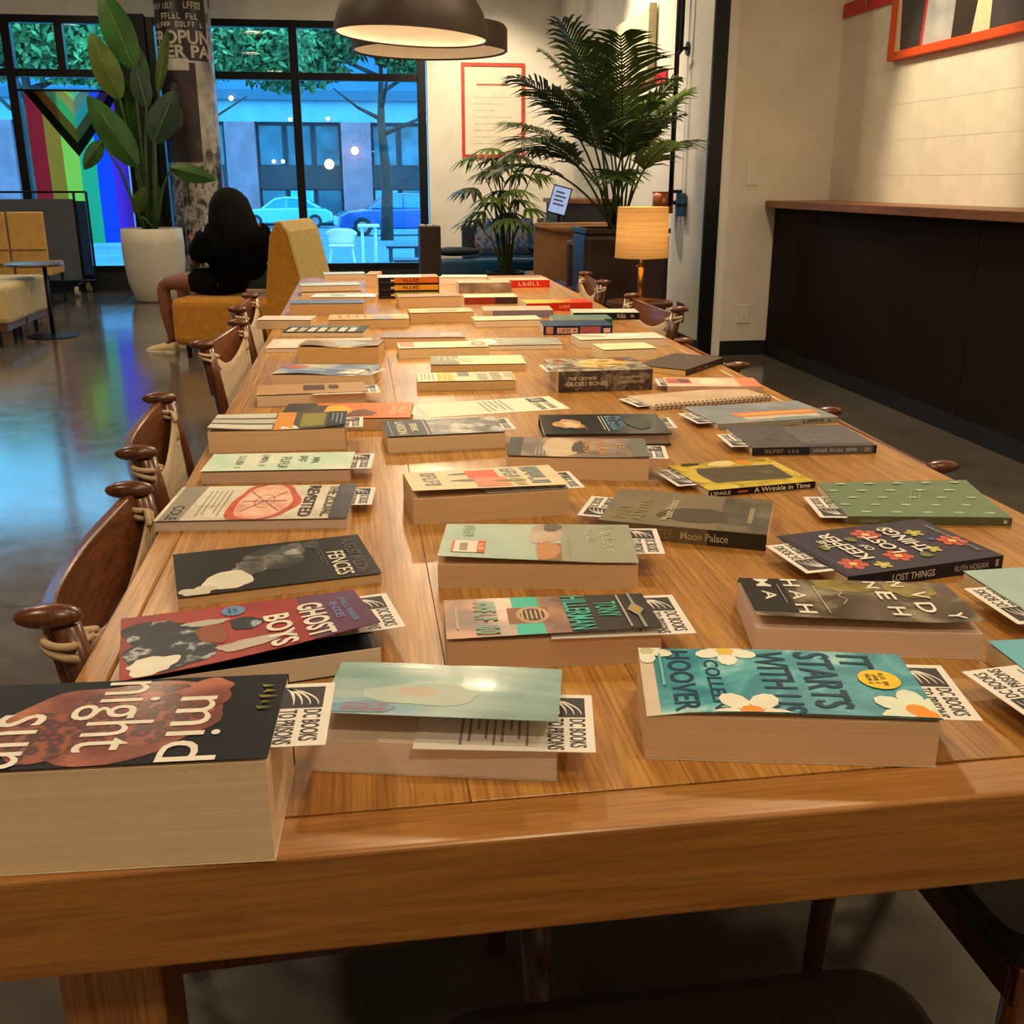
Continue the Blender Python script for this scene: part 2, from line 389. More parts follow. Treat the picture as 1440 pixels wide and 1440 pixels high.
def fill_downlight(x, y, watts, label):  # unseen round lights added as ambient fill for the room and book fronts
    t = thing('fill_ceiling_light', label, 'lamp', (x, y, ZC - .06), group='round ceiling lights added as fill')
    MB().lathe([(.17, 0), (.185, .0), (.185, .06), (.17, .06)], n=32).build('ring', white_t, t, smooth=False)
    d = bpy.data.lights.new('lamp_light', 'AREA'); d.shape = 'DISK'; d.size = .32; d.energy = watts; d.color = WARM
    o = bpy.data.objects.new('lamp_light', d); COL.objects.link(o); o.parent = t; o.location = (0, 0, .03)
    MB().tube([(0, 0, .045), (0, 0, .055)], .168, 32).build('diffuser', bulb_m, t)
white_t = M('fill_light_ring', (220, 216, 208), .5)
for (x, y, wt, lb) in [(.6, -1.4, 30, 'added ceiling fill light behind the camera'), (-1.6, .4, 20, 'added ceiling fill light over the left aisle near the camera'), (2.0, .2, 16, 'added ceiling fill light over the right aisle near the camera'),
        (-1.8, 3.6, 26, 'added ceiling fill light over the middle of the left aisle'), (1.9, 3.4, 44, 'added ceiling fill light over the middle of the right aisle'), (-1.5, 6.4, 18, 'added ceiling fill light over the mustard lounge chair'), (1.0, 7.6, 26, 'added ceiling fill light over the far end of the table'),
        (-4.2, 7.0, 26, 'added ceiling fill light over the left lounge'), (.6, 10.4, 26, 'added ceiling fill light over the blue sofa'), (-2.6, 10.2, 20, 'added ceiling fill light in front of the left window')]:
    fill_downlight(x, y, wt, lb)
# ------------------------------------------------------------------ wall fittings
white_pl = M('white_plastic', (232, 226, 214), .4, var=.02)
def switch(x, y, Y, w_, h_, label, plane='Y', rocker=True):
    P = atY(x, y, Y) if plane == 'Y' else atX(x, y, Y)
    t = thing('wall_switch' if rocker else 'wall_outlet', label, 'switch' if rocker else 'outlet', P)
    if plane == 'X': t.rotation_euler = (0, 0, -math.pi / 2)
    MB().box((-w_ / 2, -.008, -h_ / 2), (w_ / 2, 0, h_ / 2)).build('plate', white_pl, t, bevel=.003)
    if rocker: MB().box((-w_ * .17, -.012, -h_ * .22), (w_ * .17, -.008, h_ * .22)).build('rocker', white_pl, t, bevel=.002)
    else:
        for z in (-.025, .025): MB().box((-.016, -.011, z - .014), (.016, -.008, z + .014)).build('socket', M('socket_grey', (150, 140, 130), .4), t, bevel=.002)
    return t
switch(1058, 243, YR, .085, .16, 'white light switch on the return wall above the counter end')
switch(1045, 441, YR, .09, .13, 'white wall plate low on the return wall beside the counter')
switch(674, 250, YW, .09, .13, 'small white switch on the far wall below the red frame', rocker=False)
def dark_plate(x, y, w_, h_, label):
    P = atX(x, y, XS)
    t = thing('wall_outlet', label, 'outlet', P)
    MB().box((-.008, -w_ / 2, -h_ / 2), (0, w_ / 2, h_ / 2)).build('plate', M('grey_plate', (92, 84, 78), .4), t, bevel=.002)
    for z in (-.03, .03): MB().box((-.011, -.025, z - .015), (-.008, .025, z + .015)).build('socket', black, t)
dark_plate(957, 438, .16, .13, 'grey outlet plate low on the side wall by the table lamp')

# pictures and rails
orange = M('orange_frame', (226, 84, 26), .45, var=.05)
red = M('red_rail', (200, 34, 24), .45, var=.08)
P0 = atX(1255, 89, XR); P1 = atX(1440, 62, XR)
yy1 = P0.y; yy0 = yy1 - 1.55; z0 = 1.845
fx = XR - .001
t = thing('framed_picture', 'orange framed picture of people in jackets on the painted block wall', 'picture', (fx, 0, 0))
for a, b_ in (((-.04, yy0, z0), (-.0, yy1, z0 + .045)), ((-.04, yy0, z0 + .85), (0, yy1, z0 + .895)), ((-.04, yy0, z0 + .045), (0, yy0 + .04, z0 + .85)), ((-.04, yy1 - .04, z0 + .045), (0, yy1, z0 + .85))):
    MB().box(a, b_).build('frame_bar', orange, t, bevel=.003)
pic = MB().box((-.02, yy0 + .04, z0 + .045), (-.01, yy1 - .04, z0 + .85)).build('print', M('print_cream', (236, 214, 176), .5, var=.03), t)
def quadYZ(mb, pts, x, mi=0):
    mb.add([(x, yy1 - .04 - a * 1.47, z0 + .045 + b_ * .805) for a, b_ in pts], [tuple(range(len(pts)))], mi)
mb = MB()
quadYZ(mb, [(.05, 0), (.22, .0), (.24, .9), (.05, .9), (.02, .5)], -.0206, 0)
quadYZ(mb, [(.2, 0), (.22, 0), (.25, .9), (.235, .9)], -.0209, 4)
quadYZ(mb, [(.22, 0), (.42, .0), (.44, .9), (.24, .9)], -.0206, 1)
quadYZ(mb, [(.42, 0), (.55, .0), (.6, .5), (.58, .9), (.44, .9)], -.0206, 2)
quadYZ(mb, [(.26, .28), (.39, .28), (.39, .62), (.26, .62)], -.0212, 5)
quadYZ(mb, [(.27, .3), (.38, .3), (.38, .6), (.27, .6)], -.0216, 3)
quadYZ(mb, [(.66, 0), (.84, .0), (.86, .9), (.64, .9)], -.0206, 0)
quadYZ(mb, [(.84, 0), (.97, .0), (.97, .9), (.86, .9)], -.0206, 2)
gq = lambda u, v: (-.022, yy1 - .04 - u * 1.47, z0 + .045 + v * .805)
glyphs(mb, gq, .285, .46, .365, .54, 4, 4); glyphs(mb, gq, .30, .36, .345, .42, 2, 4)
for k in range(3):
    quadYZ(mb, [(.1 + .02 * k, .35 + .03 * k), (.108 + .02 * k, .35 + .03 * k), (.13 + .02 * k, .6 + .03 * k), (.122 + .02 * k, .6 + .03 * k)], -.0212, 1)
mb.build('figures', [M('jacket_grey', (66, 62, 62), .5), MN('shirt_pale', [(.3, (150, 154, 158)), (.7, (196, 198, 200))], 6), M('jacket_brown', (52, 42, 36), .5), M('paper_white', (240, 232, 220), .5), M('print_red', (196, 52, 60), .5), M('print_pink', (226, 120, 120), .5)], pic)
# red rail with hooks
ra = atX(1180, 24, XR); 
t = thing('picture_rail', 'red metal picture rail beside the orange frame on the block wall', 'rail', (XR - .001, 0, 0))
MB().box((-.014, yy1 + .005, 2.175), (0, YR - .01, 2.26)).build('strip', red, t, bevel=.002)
MB().tube([(-.016, (yy1 + YR) / 2, 2.2), (-.03, (yy1 + YR) / 2, 2.2), (-.03, (yy1 + YR) / 2, 2.4)], .004, 6).build('hook', M('steel', (170, 168, 160), .3, 1), t)
# red rail and pale canvas on the side wall, behind the palm
t = thing('picture_rail', 'red metal picture rail on the side wall behind the big palm', 'rail', (XS - .001, 0, 0))
for k in range(6):
    ya = 8.0 + k * .36
    MB().box((-.016, ya, 1.88), (0, ya + .3, 1.97)).build('strip', red, t, bevel=.002)
    MB().tube([(-.02, ya + .15, 1.93), (-.05, ya + .15, 1.93), (-.05, ya + .15, 1.87)], .008, 6).build('hook', red, t)
t = thing('wall_canvas', 'pale cream canvas picture hung on the side wall above the palm', 'picture', (XS - .001, 8.95, 1.92))
MB().box((-.06, -.6, 0), (-.02, .6, .52)).build('panel', M('canvas_cream', (232, 224, 196), .7, var=.04), t, bevel=.004)
MB().box((-.07, -.62, -.02), (-.01, -.6, .54)).build('edge_bar', M('canvas_edge', (196, 186, 150), .6), t)
mb = MB()
for (a, z, h_) in ((-.2, .1, .16), (-.1, .08, .22), (.1, .3, .02)):
    mb.add([(-.0605, a, z), (-.0605, a + .03 + (h_ < .05) * .3, z), (-.0605, a + .03 + (h_ < .05) * .3, z + h_), (-.0605, a, z + h_)], [(0, 1, 2, 3)])
mb.build('print', M('print_grey', (150, 150, 140), .6), t)
# far wall notice in a thin red frame
A = atY(648, 88, YW); B = atY(737, 222, YW)
t = thing('framed_notice', 'large white notice in a thin red frame on the far wall', 'picture', (0, YW - .001, 0))
x0, x1, zz1, zz0 = A.x, B.x, A.z, B.z
for a, b_ in (((x0, -.03, zz0), (x1, 0, zz0 + .035)), ((x0, -.03, zz1 - .035), (x1, 0, zz1)), ((x0, -.03, zz0 + .035), (x0 + .035, 0, zz1 - .035)), ((x1 - .035, -.03, zz0 + .035), (x1, 0, zz1 - .035))):
    MB().box(a, b_).build('frame_bar', M('red_frame', (206, 70, 50), .5), t)
pn = MB().box((x0 + .035, -.012, zz0 + .035), (x1 - .035, -.004, zz1 - .035)).build('panel', M('notice_white', (238, 232, 216), .6, var=.02), t)
mb = MB()
mb.box((x0 + .17, -.0128, zz1 - .235), (x1 - .17, -.0122, zz1 - .215))
for k in range(9):
    mb.box((x0 + .14, -.0128, zz1 - .36 - k * .07), (x1 - .14 - .1 * (k % 3), -.0122, zz1 - .35 - k * .07), 1)
mb.build('print', [M('notice_red_ink', (190, 110, 96), .6), M('notice_grey_ink', (214, 206, 190), .6)], pn)
# black pipe rack on the side wall close to the corner
yp = atX(968, 75, XS - .0).y
t = thing('pipe_rail', 'black steel pipe standing off the side wall near the black corner trim', 'pipe', (XS - .08, yp, 0))
MB().tube([(0, 0, 1.0), (0, 0, 3.2)], .018, 10).build('pipe', black, t, smooth=True)
MB().tube([(0, -.1, 2.02), (0, -.1, 3.2)], .012, 10).build('pipe', black, t, smooth=True)
MB().tube([(0, 0, 2.0), (0, -.1, 2.03)], .012, 8).build('bracket', black, t)
MB().tube([(0, 0, 2.05), (.08, 0, 2.05)], .012, 8).build('bracket', black, t)
MB().tube([(.068, 0, 2.05), (.079, 0, 2.05)], .045, 14).build('flange', black, t)
MB().tube([(0, 0, 1.1), (.08, 0, 1.1)], .012, 8).build('bracket', black, t)
# ================================================================== LONG TABLE
TZ = .75; TX0, TX1, TY0, TY1 = -.2595, .8425, .5703, 4.83
oak = wood('oak_table', (160, 106, 44), (198, 144, 70), 'Y', .32, 1.0, coat=.4)
oakx = wood('oak_edge', (144, 90, 38), (176, 122, 58), 'X', .38, 1.0, coat=.15, fine=.13)
tb = thing('long_table', 'long oak communal table covered with rows of books', 'table', ((TX0 + TX1) / 2, (TY0 + TY1) / 2, 0))
ox, oy = tb.location.x, tb.location.y
xs = [TX0 + .03, -.10, .061, .22, .38, .54, .70, TX1 - .03]
for a, b_ in zip(xs[:-1], xs[1:]):
    MB().box((a + .0002 - ox, TY0 + .046 - oy, .715), (b_ - .0002 - ox, TY1 - .046 - oy, TZ)).build('plank', oak, tb, bevel=.0005)
for y0 in (TY0, TY1 - .045):
    MB().box((TX0 - ox, y0 - oy, .6745), (TX1 - ox, y0 + .045 - oy, TZ)).build('end_board', oakx, tb, bevel=.003)
for x0 in (TX0, TX1 - .029):
    MB().box((x0 - ox, TY0 + .046 - oy, .6745), (x0 + .029 - ox, TY1 - .046 - oy, TZ)).build('side_board', oak, tb, bevel=.003)
oakz = wood('oak_leg', (140, 88, 44), (172, 116, 62), 'Z', .4)
for x0 in (TX0 + .026, TX1 - .096):
    for y0 in (TY0 + .06, 2.7, TY1 - .13):
        MB().box((x0 - ox, y0 - oy, 0), (x0 + .07 - ox, y0 + .07 - oy, .7149)).build('leg', oakz, tb, bevel=.004)

# ================================================================== BOOKS
def ink(c):
    if isinstance(c, str): return MATS[c]
    return M('ink_%d_%d_%d' % c, c, .45, var=.05, scale=30, spec=.2)
BOOKS = []
def solve_T(P, ty):
    lo, hi = 0.0, .2
    for _ in range(40):
        m = (lo + hi) / 2
        if proj(P + Vector((0, 0, m)))[1] > ty: lo = m
        else: hi = m
    return lo
cardm = M('card_white', (236, 230, 222), .55, var=.02, scale=4)
def text_lines(mb, fn, x0, y0, x1, y1, n, mi):
    for k in range(n):
        a = y1 - (k + .3) * (y1 - y0) / n; b_ = y1 - (k + .62) * (y1 - y0) / n; e = x1 - (x1 - x0) * (.0, .12, .3, .06)[k % 4]
        mb.add([fn(x0, b_), fn(e, b_), fn(e, a), fn(x0, a)], [(0, 1, 2, 3)], mi)
def card_print(mb, fn, w_, h_):
    """header of the card: dark square with white page curves, two text lines; then body text"""
    t0 = h_ - .034; t1 = h_ - .006; lx0 = w_ * .07; lx1 = w_ * .42
    mb.add([fn(lx0, t0), fn(lx1, t0), fn(lx1, t1), fn(lx0, t1)], [(0, 1, 2, 3)], 0)
    g = lambda u, v: fn(lx0 + (lx1 - lx0) * u, t0 + (t1 - t0) * v)
    for k in range(4):
        n = 7; a = []; b_ = []
        for i in range(n):
            q = i / (n - 1)
            u = .08 + .8 * q; v = .1 + (.2 + .2 * k) * math.sin(q * math.pi / 2) ** .7
            th = .05 * (1.2 - q)
            a.append(tuple(g(u, v - th)[:2]) + (g(u, v - th)[2] + .0003,)); b_.append(tuple(g(u, v + th)[:2]) + (g(u, v + th)[2] + .0003,))
        mb.add(a + b_, [(i, i + 1, n + i + 1, n + i) for i in range(n - 1)], 1)
    put_text(mb, 'DC BOOKS', fn, w_ * .45, t0 + .016, w_ * .93, t1, 0)
    put_text(mb, 'TO PRISONS', fn, w_ * .45, t0, w_ * .97, t0 + .012, 0)
    text_lines(mb, fn, w_ * .08, .03, w_ * .92, t0 - .012, 9, 2)
card_inks = [M('card_black', (46, 42, 46), .6), M('card_curve', (236, 230, 222), .6), M('card_text_grey', (150, 142, 138), .6)]
def book(short, bl, br, ty=None, far=None, ori='A', cover=(120, 120, 120), back=None, spine=None, pg=(228, 205, 165), T=None, W=None, L=None, ref='L',
         z0=TZ, art=(), sp=(), hard=False, lift=None, card=None, label=None, inside=(226, 214, 196), endp=None):
    """bl, br: pixels of the lower edge that faces the camera. ori A: fore-edge to the camera, head to the right;
    B: spine to the camera, head to the left.  ty: pixel row of the upper front edge, far: pixel of the rear upper corner"""
    P0 = atZ(bl[0], bl[1], TZ); P1 = atZ(br[0], br[1], TZ)
    P0.z = P1.z = z0
    u = (P1 - P0).normalized(); v = Vector((0, 0, 1)).cross(u)
    if L is None: L = (P1 - P0).length
    elif ref == 'R': P0 = P1 - u * L
    Pr = P0 if ref == 'L' else P1
    if T is None: T = solve_T(Pr, ty)
    if W is None: W = (atZ(far[0], far[1], z0 + T) - Pr).dot(v)
    if ori == 'A': X, Y_, O = -v, u, P0 + v * W
    else: X, Y_, O = v, -u, P0 + u * L
    BOOKS.append((short, L, W, T, P0.copy(), u.copy(), v.copy(), z0))
    root = thing('hardcover_book' if hard else 'paperback_book', label or (short + (' hardcover book' if hard else ' paperback') + ' lying on the long table'), 'book', group='books on the long table')
    root.matrix_world = Matrix(((X.x, Y_.x, 0, O.x), (X.y, Y_.y, 0, O.y), (0, 0, 1, O.z + .0002), (0, 0, 0, 1)))
    h = (lambda s, t: lift(s, t)) if lift else (lambda s, t: 0.0)
    ct, ov = (.0025, .003) if hard else (.0005, .0)
    gap = .0022
    pb = MB().box((ct, ov, ct), (W - ov - .0008, L - ov - .0006, T - ct - gap))
    pm = pages('pages_%d_%d_%d' % pg, pg)
    pb.build('page_block', pm, root, bevel=.0006)
    if endp: MB().box((ct, ov, T - ct - gap), (W - ov - .0012, L - ov - .001, T - ct - gap + .0004)).build('endpaper', ink(endp), root)
    fn = lambda off: (lambda s, t: (s * W, t * L, T + h(s, t) + off))
    cm = ink(cover); sm = ink(spine if spine else cover); bm_ = ink(back if back else ((212, 194, 168) if not hard else cover))
    cv = MB(); nn = 14 if lift else 1
    cv.grid(fn(0), nn, nn, 0)
    cv.grid(lambda s, t: (s * W, (1 - t) * L, T + h(s, 1 - t) - ct), nn, nn, 3)
    # rim of the front board
    edge = [(i / nn, 0) for i in range(nn + 1)] + [(1, i / nn) for i in range(1, nn + 1)] + [(1 - i / nn, 1) for i in range(1, nn + 1)]
    top = [fn(0)(*e) for e in edge]; bot = [fn(-ct)(*e) for e in edge]; k = len(edge)
    cv.add(top + bot, [(i, k + i, k + i + 1, i + 1) for i in range(k - 1)], 0)
    cv.box((-ct, 0, 0), (0, L, T), 1)
    cv.box((0, 0, 0), (W, L, ct), 2)
    co = cv.build('cover', [cm, sm, bm_, ink(inside)], root, smooth=False)
    # print on the cover
    mats = []; mb = MB(); tx = MB(); tm = []
    def mi(lst, c):
        m = ink(c)
        if m not in lst: lst.append(m)
        return lst.index(m)
    off = .00018
    for a in art:
        k = a[0]
        off += .00006
        f = fn(off)
        if k == 'r': 
            _, s0, t0, s1, t1, c = a
            n = 8 if lift else 1
            mb.grid(lambda i, j: f(s0 + (s1 - s0) * i, t0 + (t1 - t0) * j), n, n, mi(mats, c))
        elif k == 'e':
            _, cs, cct, rs, rt, c = a[:6]; wob = a[6] if len(a) > 6 else 0
            rnd = random.Random(int(cs * 1000 + cct * 77)); n = 44
            ph = [rnd.random() * 6.28 for _ in range(4)]; rr = [1 + wob * .5 * (.5 * math.sin(2 * 2 * math.pi * i / n + ph[0]) + .45 * math.sin(3 * 2 * math.pi * i / n + ph[1]) + .3 * math.sin(5 * 2 * math.pi * i / n + ph[2]) + .2 * math.sin(8 * 2 * math.pi * i / n + ph[3])) for i in range(n)]
            ring = []
            for q in (0.0, .5, 1.0):
                for i in range(n):
                    th = 2 * math.pi * i / n
                    ring.append(f(min(1, max(0, cs + rs * q * rr[i] * math.cos(th))), min(1, max(0, cct + rt * q * rr[i] * math.sin(th)))))
            mb.add(ring, [(g * n + i, g * n + (i + 1) % n, (g + 1) * n + (i + 1) % n, (g + 1) * n + i) for g in range(2) for i in range(n)], mi(mats, c))
        elif k == 'f':     # flower: petals round a centre
            _, cs, cct, r, c, c2, npet = a
            for i in range(npet):
                th = 2 * math.pi * i / npet; ax, ay = math.cos(th), math.sin(th)
                pts = []
                for q in range(9):
                    b_ = 2 * math.pi * q / 9; lx = r * .62 + r * .45 * math.cos(b_); ly = r * .34 * math.sin(b_)
                    pts.append(f(min(1, max(0, cs + (lx * ax - ly * ay) / W)), min(1, max(0, cct + (lx * ay + ly * ax) / L))))
                mb.add(pts, [tuple(range(9))], mi(mats, c))
            off += .00005; f = fn(off)
            mb.add([f(min(1, max(0, cs + r * .3 * math.cos(q) / W)), min(1, max(0, cct + r * .3 * math.sin(q) / L))) for q in [i * .785 for i in range(8)]], [tuple(range(8))], mi(mats, c2))
        elif k == 'p':
            mb.add([f(*p) for p in a[1]], [tuple(range(len(a[1])))], mi(mats, a[2]))
        elif k == 't':
            _, s_, s0, t0, s1, t1, c = a[:7]
            put_text(tx, s_, fn(off + .0001), s0, t0, s1, t1, mi(tm, c), a[7] if len(a) > 7 else .015)
        elif k == 'g':
            _, s0, t0, s1, t1, n, c = a
            glyphs(tx, fn(off + .0001), s0, t0, s1, t1, n, mi(tm, c))
        elif k == 'l':
            _, s0, t0, s1, t1, n, c = a
            text_lines(mb, f, s0, t0, s1, t1, n, mi(mats, c))
    # print on the spine: a runs from the head (0) to the tail (1), z from bottom to top
    sf = lambda off: (lambda a, z: (-ct - off, L * (1 - a), T * z))
    for q, a in enumerate(sp):
        f = sf(.0002 + .00005 * q)
        if a[0] == 'r': mb.add([f(a[1], a[2]), f(a[3], a[2]), f(a[3], a[4]), f(a[1], a[4])], [(0, 1, 2, 3)], mi(mats, a[5]))
        elif a[0] == 'g': glyphs(tx, f, a[1], a[2], a[3], a[4], a[5], mi(tm, a[6]))
        else: put_text(tx, a[1], f, a[2], a[3], a[4], a[5], mi(tm, a[6]), .012)
    if mb.v: mb.build('cover_print', mats, co)
    if tx.v: tx.build('title_lettering', tm, co)
    if card:
        out = card.get('out', .035); sh = card.get('s', .1); rot = card.get('rot', 0); cw, ch = card.get('w', .085), .13
        cd = thing('book_card', 'white printed card sticking out of the ' + short + ' book', 'card', group='white cards tucked into the books')
        z = card.get('z', T - ct - gap + .0011)
        Mx = Matrix.Translation((sh * W, L + out - ch, z)) @ Matrix.Rotation(rot, 4, 'Z')
        cd.matrix_world = root.matrix_world @ Mx
        dr = card.get('droop', .0)
        inside = ch - out
        cf = lambda off: (lambda x, y: (x, y, off - dr * (max(0, y - inside) / max(out, .01)) ** 1.5))
        c_ = MB(); f0 = cf(0); f1 = cf(.0004)
        c_.grid(lambda i, j: f1(i * cw, j * ch), 2, 10); c_.grid(lambda i, j: f0((1 - i) * cw, j * ch), 2, 10)
        c_.build('card_sheet', cardm, cd)
        p_ = MB(); card_print(p_, cf(.0007), cw, ch); p_.build('card_print', card_inks, cd)
    return root

# picture-like inks
MN('ink_pomegranate', [(.0, (176, 30, 30)), (.22, (110, 10, 18)), (.45, (40, 6, 10)), (.75, (150, 70, 40))], 120, vor=True, rough=.35, coat=.3)
MN('ink_pomskin', [(.3, (46, 14, 12)), (.5, (120, 44, 26)), (.7, (190, 112, 78))], 18, rough=.35, coat=.3)
MN('ink_bw', [(.35, (26, 26, 26)), (.5, (90, 88, 84)), (.62, (190, 186, 178))], 26, rough=.4)
MN('ink_bwsoft', [(.35, (20, 20, 22)), (.55, (44, 42, 42)), (.7, (130, 126, 118))], 30, rough=.4)
MN('ink_navycloth', [(.38, (10, 14, 28)), (.56, (30, 40, 60)), (.64, (190, 196, 200)), (.7, (40, 50, 70))], 42, rough=.4)
MN('ink_redsky', [(.3, (120, 34, 36)), (.7, (176, 52, 46))], 9, rough=.4)
MN('ink_violet', [(.3, (86, 44, 74)), (.7, (116, 62, 92))], 8, rough=.4)
MN('ink_sepia', [(.35, (92, 60, 46)), (.5, (146, 98, 70)), (.65, (190, 132, 92))], 22, rough=.35, coat=.2)
MN('ink_tealwater', [(.3, (28, 118, 140)), (.5, (52, 152, 172)), (.62, (100, 190, 200)), (.75, (190, 226, 224))], 16, dist=1.5, rough=.3, coat=.3)
MN('ink_paleblue', [(.3, (132, 170, 172)), (.5, (158, 192, 192)), (.68, (196, 214, 208))], 10, sc3=(3, 1, 1), rough=.2, coat=.6)
MN('ink_mint', [(.3, (176, 214, 196)), (.5, (204, 226, 208)), (.7, (236, 232, 212))], 12, rough=.5)
MN('ink_aged', [(.3, (190, 178, 160)), (.55, (222, 212, 194)), (.75, (236, 230, 216))], 18, rough=.5)
MN('ink_map', [(.35, (214, 140, 116)), (.5, (236, 184, 160)), (.7, (244, 206, 186))], 28, rough=.5)
MN('ink_burnt', [(.35, (180, 60, 34)), (.6, (216, 92, 56)), (.75, (120, 40, 26))], 40, rough=.5)
MN('ink_seafoam', [(.3, (150, 178, 164)), (.5, (172, 196, 180)), (.7, (196, 206, 186))], 6, rough=.4)
MN('ink_figure', [(.3, (110, 86, 74)), (.5, (170, 140, 120)), (.7, (206, 184, 160))], 9, rough=.4)
MN('ink_forest', [(.3, (40, 38, 34)), (.5, (84, 78, 66)), (.66, (170, 160, 138))], 14, dist=1, rough=.2, coat=.6)
MN('ink_goldleaf', [(.3, (96, 86, 40)), (.5, (150, 134, 66)), (.7, (190, 176, 110))], 22, rough=.25, coat=.5)
MN('ink_city', [(.3, (78, 70, 70)), (.5, (140, 118, 108)), (.65, (196, 168, 146))], 10, rough=.3, coat=.3)
MN('ink_marble', [(.3, (60, 50, 46)), (.47, (120, 106, 92)), (.58, (206, 192, 166)), (.7, (90, 76, 66))], 20, dist=2.2, rough=.35, coat=.2)
MN('ink_marbledark', [(.3, (50, 40, 38)), (.5, (78, 64, 58)), (.66, (150, 134, 112)), (.75, (60, 50, 46))], 26, dist=2.2, rough=.4)
MN('ink_goldmarble', [(.3, (166, 120, 50)), (.5, (222, 190, 110)), (.7, (240, 224, 170))], 28, dist=1.5, rough=.35)
MN('ink_yellowleaf', [(.3, (130, 112, 26)), (.5, (206, 180, 50)), (.7, (232, 210, 96))], 34, dist=1.2, rough=.4)
MN('ink_slate', [(.3, (66, 66, 74)), (.55, (92, 92, 100)), (.75, (128, 124, 128))], 6, rough=.3, coat=.2)
MN('ink_greyblue', [(.3, (122, 132, 142)), (.55, (150, 158, 166)), (.75, (176, 180, 182))], 9, rough=.4)
MN('ink_silver', [(.3, (166, 172, 162)), (.5, (200, 204, 192)), (.7, (232, 228, 214))], 11, rough=.2, coat=.5)
MN('ink_taupe', [(.3, (112, 100, 76)), (.7, (134, 120, 92))], 7, rough=.4)
MN('ink_stonegrey', [(.3, (58, 54, 46)), (.55, (88, 82, 66)), (.75, (126, 118, 96))], 24, rough=.4)
MN('ink_darkglow', [(.35, (16, 18, 18)), (.6, (34, 38, 36)), (.8, (120, 126, 120))], 5, rough=.25, coat=.5)
MN('ink_bluepic', [(.3, (70, 96, 140)), (.5, (130, 150, 180)), (.65, (216, 206, 190)), (.8, (190, 90, 70))], 14, rough=.35)
MN('ink_brownpic', [(.3, (110, 84, 70)), (.5, (150, 124, 104)), (.7, (196, 176, 150))], 14, rough=.4)
WHT = (238, 232, 220); BLK = (22, 22, 24); CRM = (236, 222, 192)
PG1 = (236, 208, 164); PG2 = (238, 216, 188); PG3 = (230, 190, 130); PG4 = (234, 208, 186); PG5 = (220, 172, 104)
# ---- left column, near to far (fore-edge to the camera, head to the right)
book('thick navy midnight sun', (0, 1233), (388, 1211), 1066, (411, 948), L=.235, ref='R', cover=(12, 13, 26), pg=(246, 206, 158), art=[
    ('e', .5, .55, .47, .30, 'ink_pomskin', .25), ('e', .42, .62, .34, .2, 'ink_pomegranate', .35), ('e', .66, .40, .26, .13, 'ink_pomegranate', .4), ('e', .2, .78, .16, .08, 'ink_pomskin', .4),
    ('t', 'mid', .26, .71, 1.0, .865, WHT, 0), ('t', 'night', .03, .42, .86, .66, WHT, 0), ('t', 'sun', .4, .23, 1.0, .36, WHT, 0),
    ('e', .86, .17, .15, .09, (30, 62, 110)), ('e', .86, .17, .12, .07, (52, 92, 142)), ('g', .76, .17, .96, .19, 7, (200, 214, 224)), ('g', .76, .14, .96, .16, 7, (200, 214, 224)),
    ('t', 'STEPHENIE MEYER', .02, .1, .6, .135, (170, 200, 200)), *[('p', [(.14 + .07 * k, .93 + .02 * (k % 2)), (.16 + .07 * k, .97 + .01 * (k % 3)), (.18 + .07 * k, .94)], 'ink_goldleaf') for k in range(5)]],
    card=dict(out=.034, s=.12, w=.085), label='thickest book, navy cover with red pomegranate and white midnight sun lettering')
book('pale blue glossy', (437, 1085), (783, 1100), 1050, (794, 960), ref='R', W=.105, cover='ink_paleblue', pg=PG4,
    lift=lambda s, t: .004 + .016 * s * s * (1 - .25 * math.sin(t * math.pi)) + .004 * math.sin(t * math.pi) + .004 * (1 - s) ** 3 * abs(2 * t - 1),
    art=[('e', .55, .42, .2, .26, (190, 204, 194), .3), ('e', .5, .4, .1, .08, (206, 190, 174), .4), ('e', .84, .18, .13, .17, (130, 168, 190), .3), ('g', .74, .12, .95, .3, 4, (176, 130, 140))],
    card=dict(out=.024, s=.28, w=.085, rot=.04), label='small pale blue glossy paperback with curling cover on the near edge')
book('purple and red ghost boys', (172, 997), (538, 942), 907, None, W=.132, ref='R', inside=(22, 18, 22), endp=(20, 17, 20), cover='ink_redsky', back=BLK, spine=(70, 24, 40), pg=(226, 206, 180),
    lift=lambda s, t: .001 + .021 * s * max(0, t) ** 1.5, art=[
    ('r', .0, .74, 1, 1, 'ink_violet'), ('e', .62, .2, .36, .19, 'ink_navycloth', .3), ('e', .3, .1, .2, .09, 'ink_navycloth', .5), ('e', .86, .12, .13, .1, WHT, .5), ('e', .5, .36, .2, .06, (150, 92, 70), .3),
    ('e', .42, .5, .12, .07, 'ink_navycloth', .3), ('e', .8, .5, .08, .14, (196, 186, 176), .5), ('e', .3, .34, .05, .1, (190, 186, 180), .4),
    ('e', .14, .46, .1, .05, (110, 150, 190)), ('g', .08, .46, .2, .475, 4, (60, 90, 140)), ('g', .08, .435, .2, .45, 4, (60, 90, 140)),
    ('t', 'GHOST', .22, .72, .98, .83, WHT, .03), ('t', 'BOYS', .36, .57, .98, .68, WHT, .03), ('t', 'JEWELL PARKER', .18, .9, .85, .935, (128, 150, 200)), ('t', 'RHODES', .3, .855, .7, .89, (128, 150, 200))],
    card=dict(out=.03, s=.1, w=.085), label='red and purple ghost boys paperback with its cover lifting open')
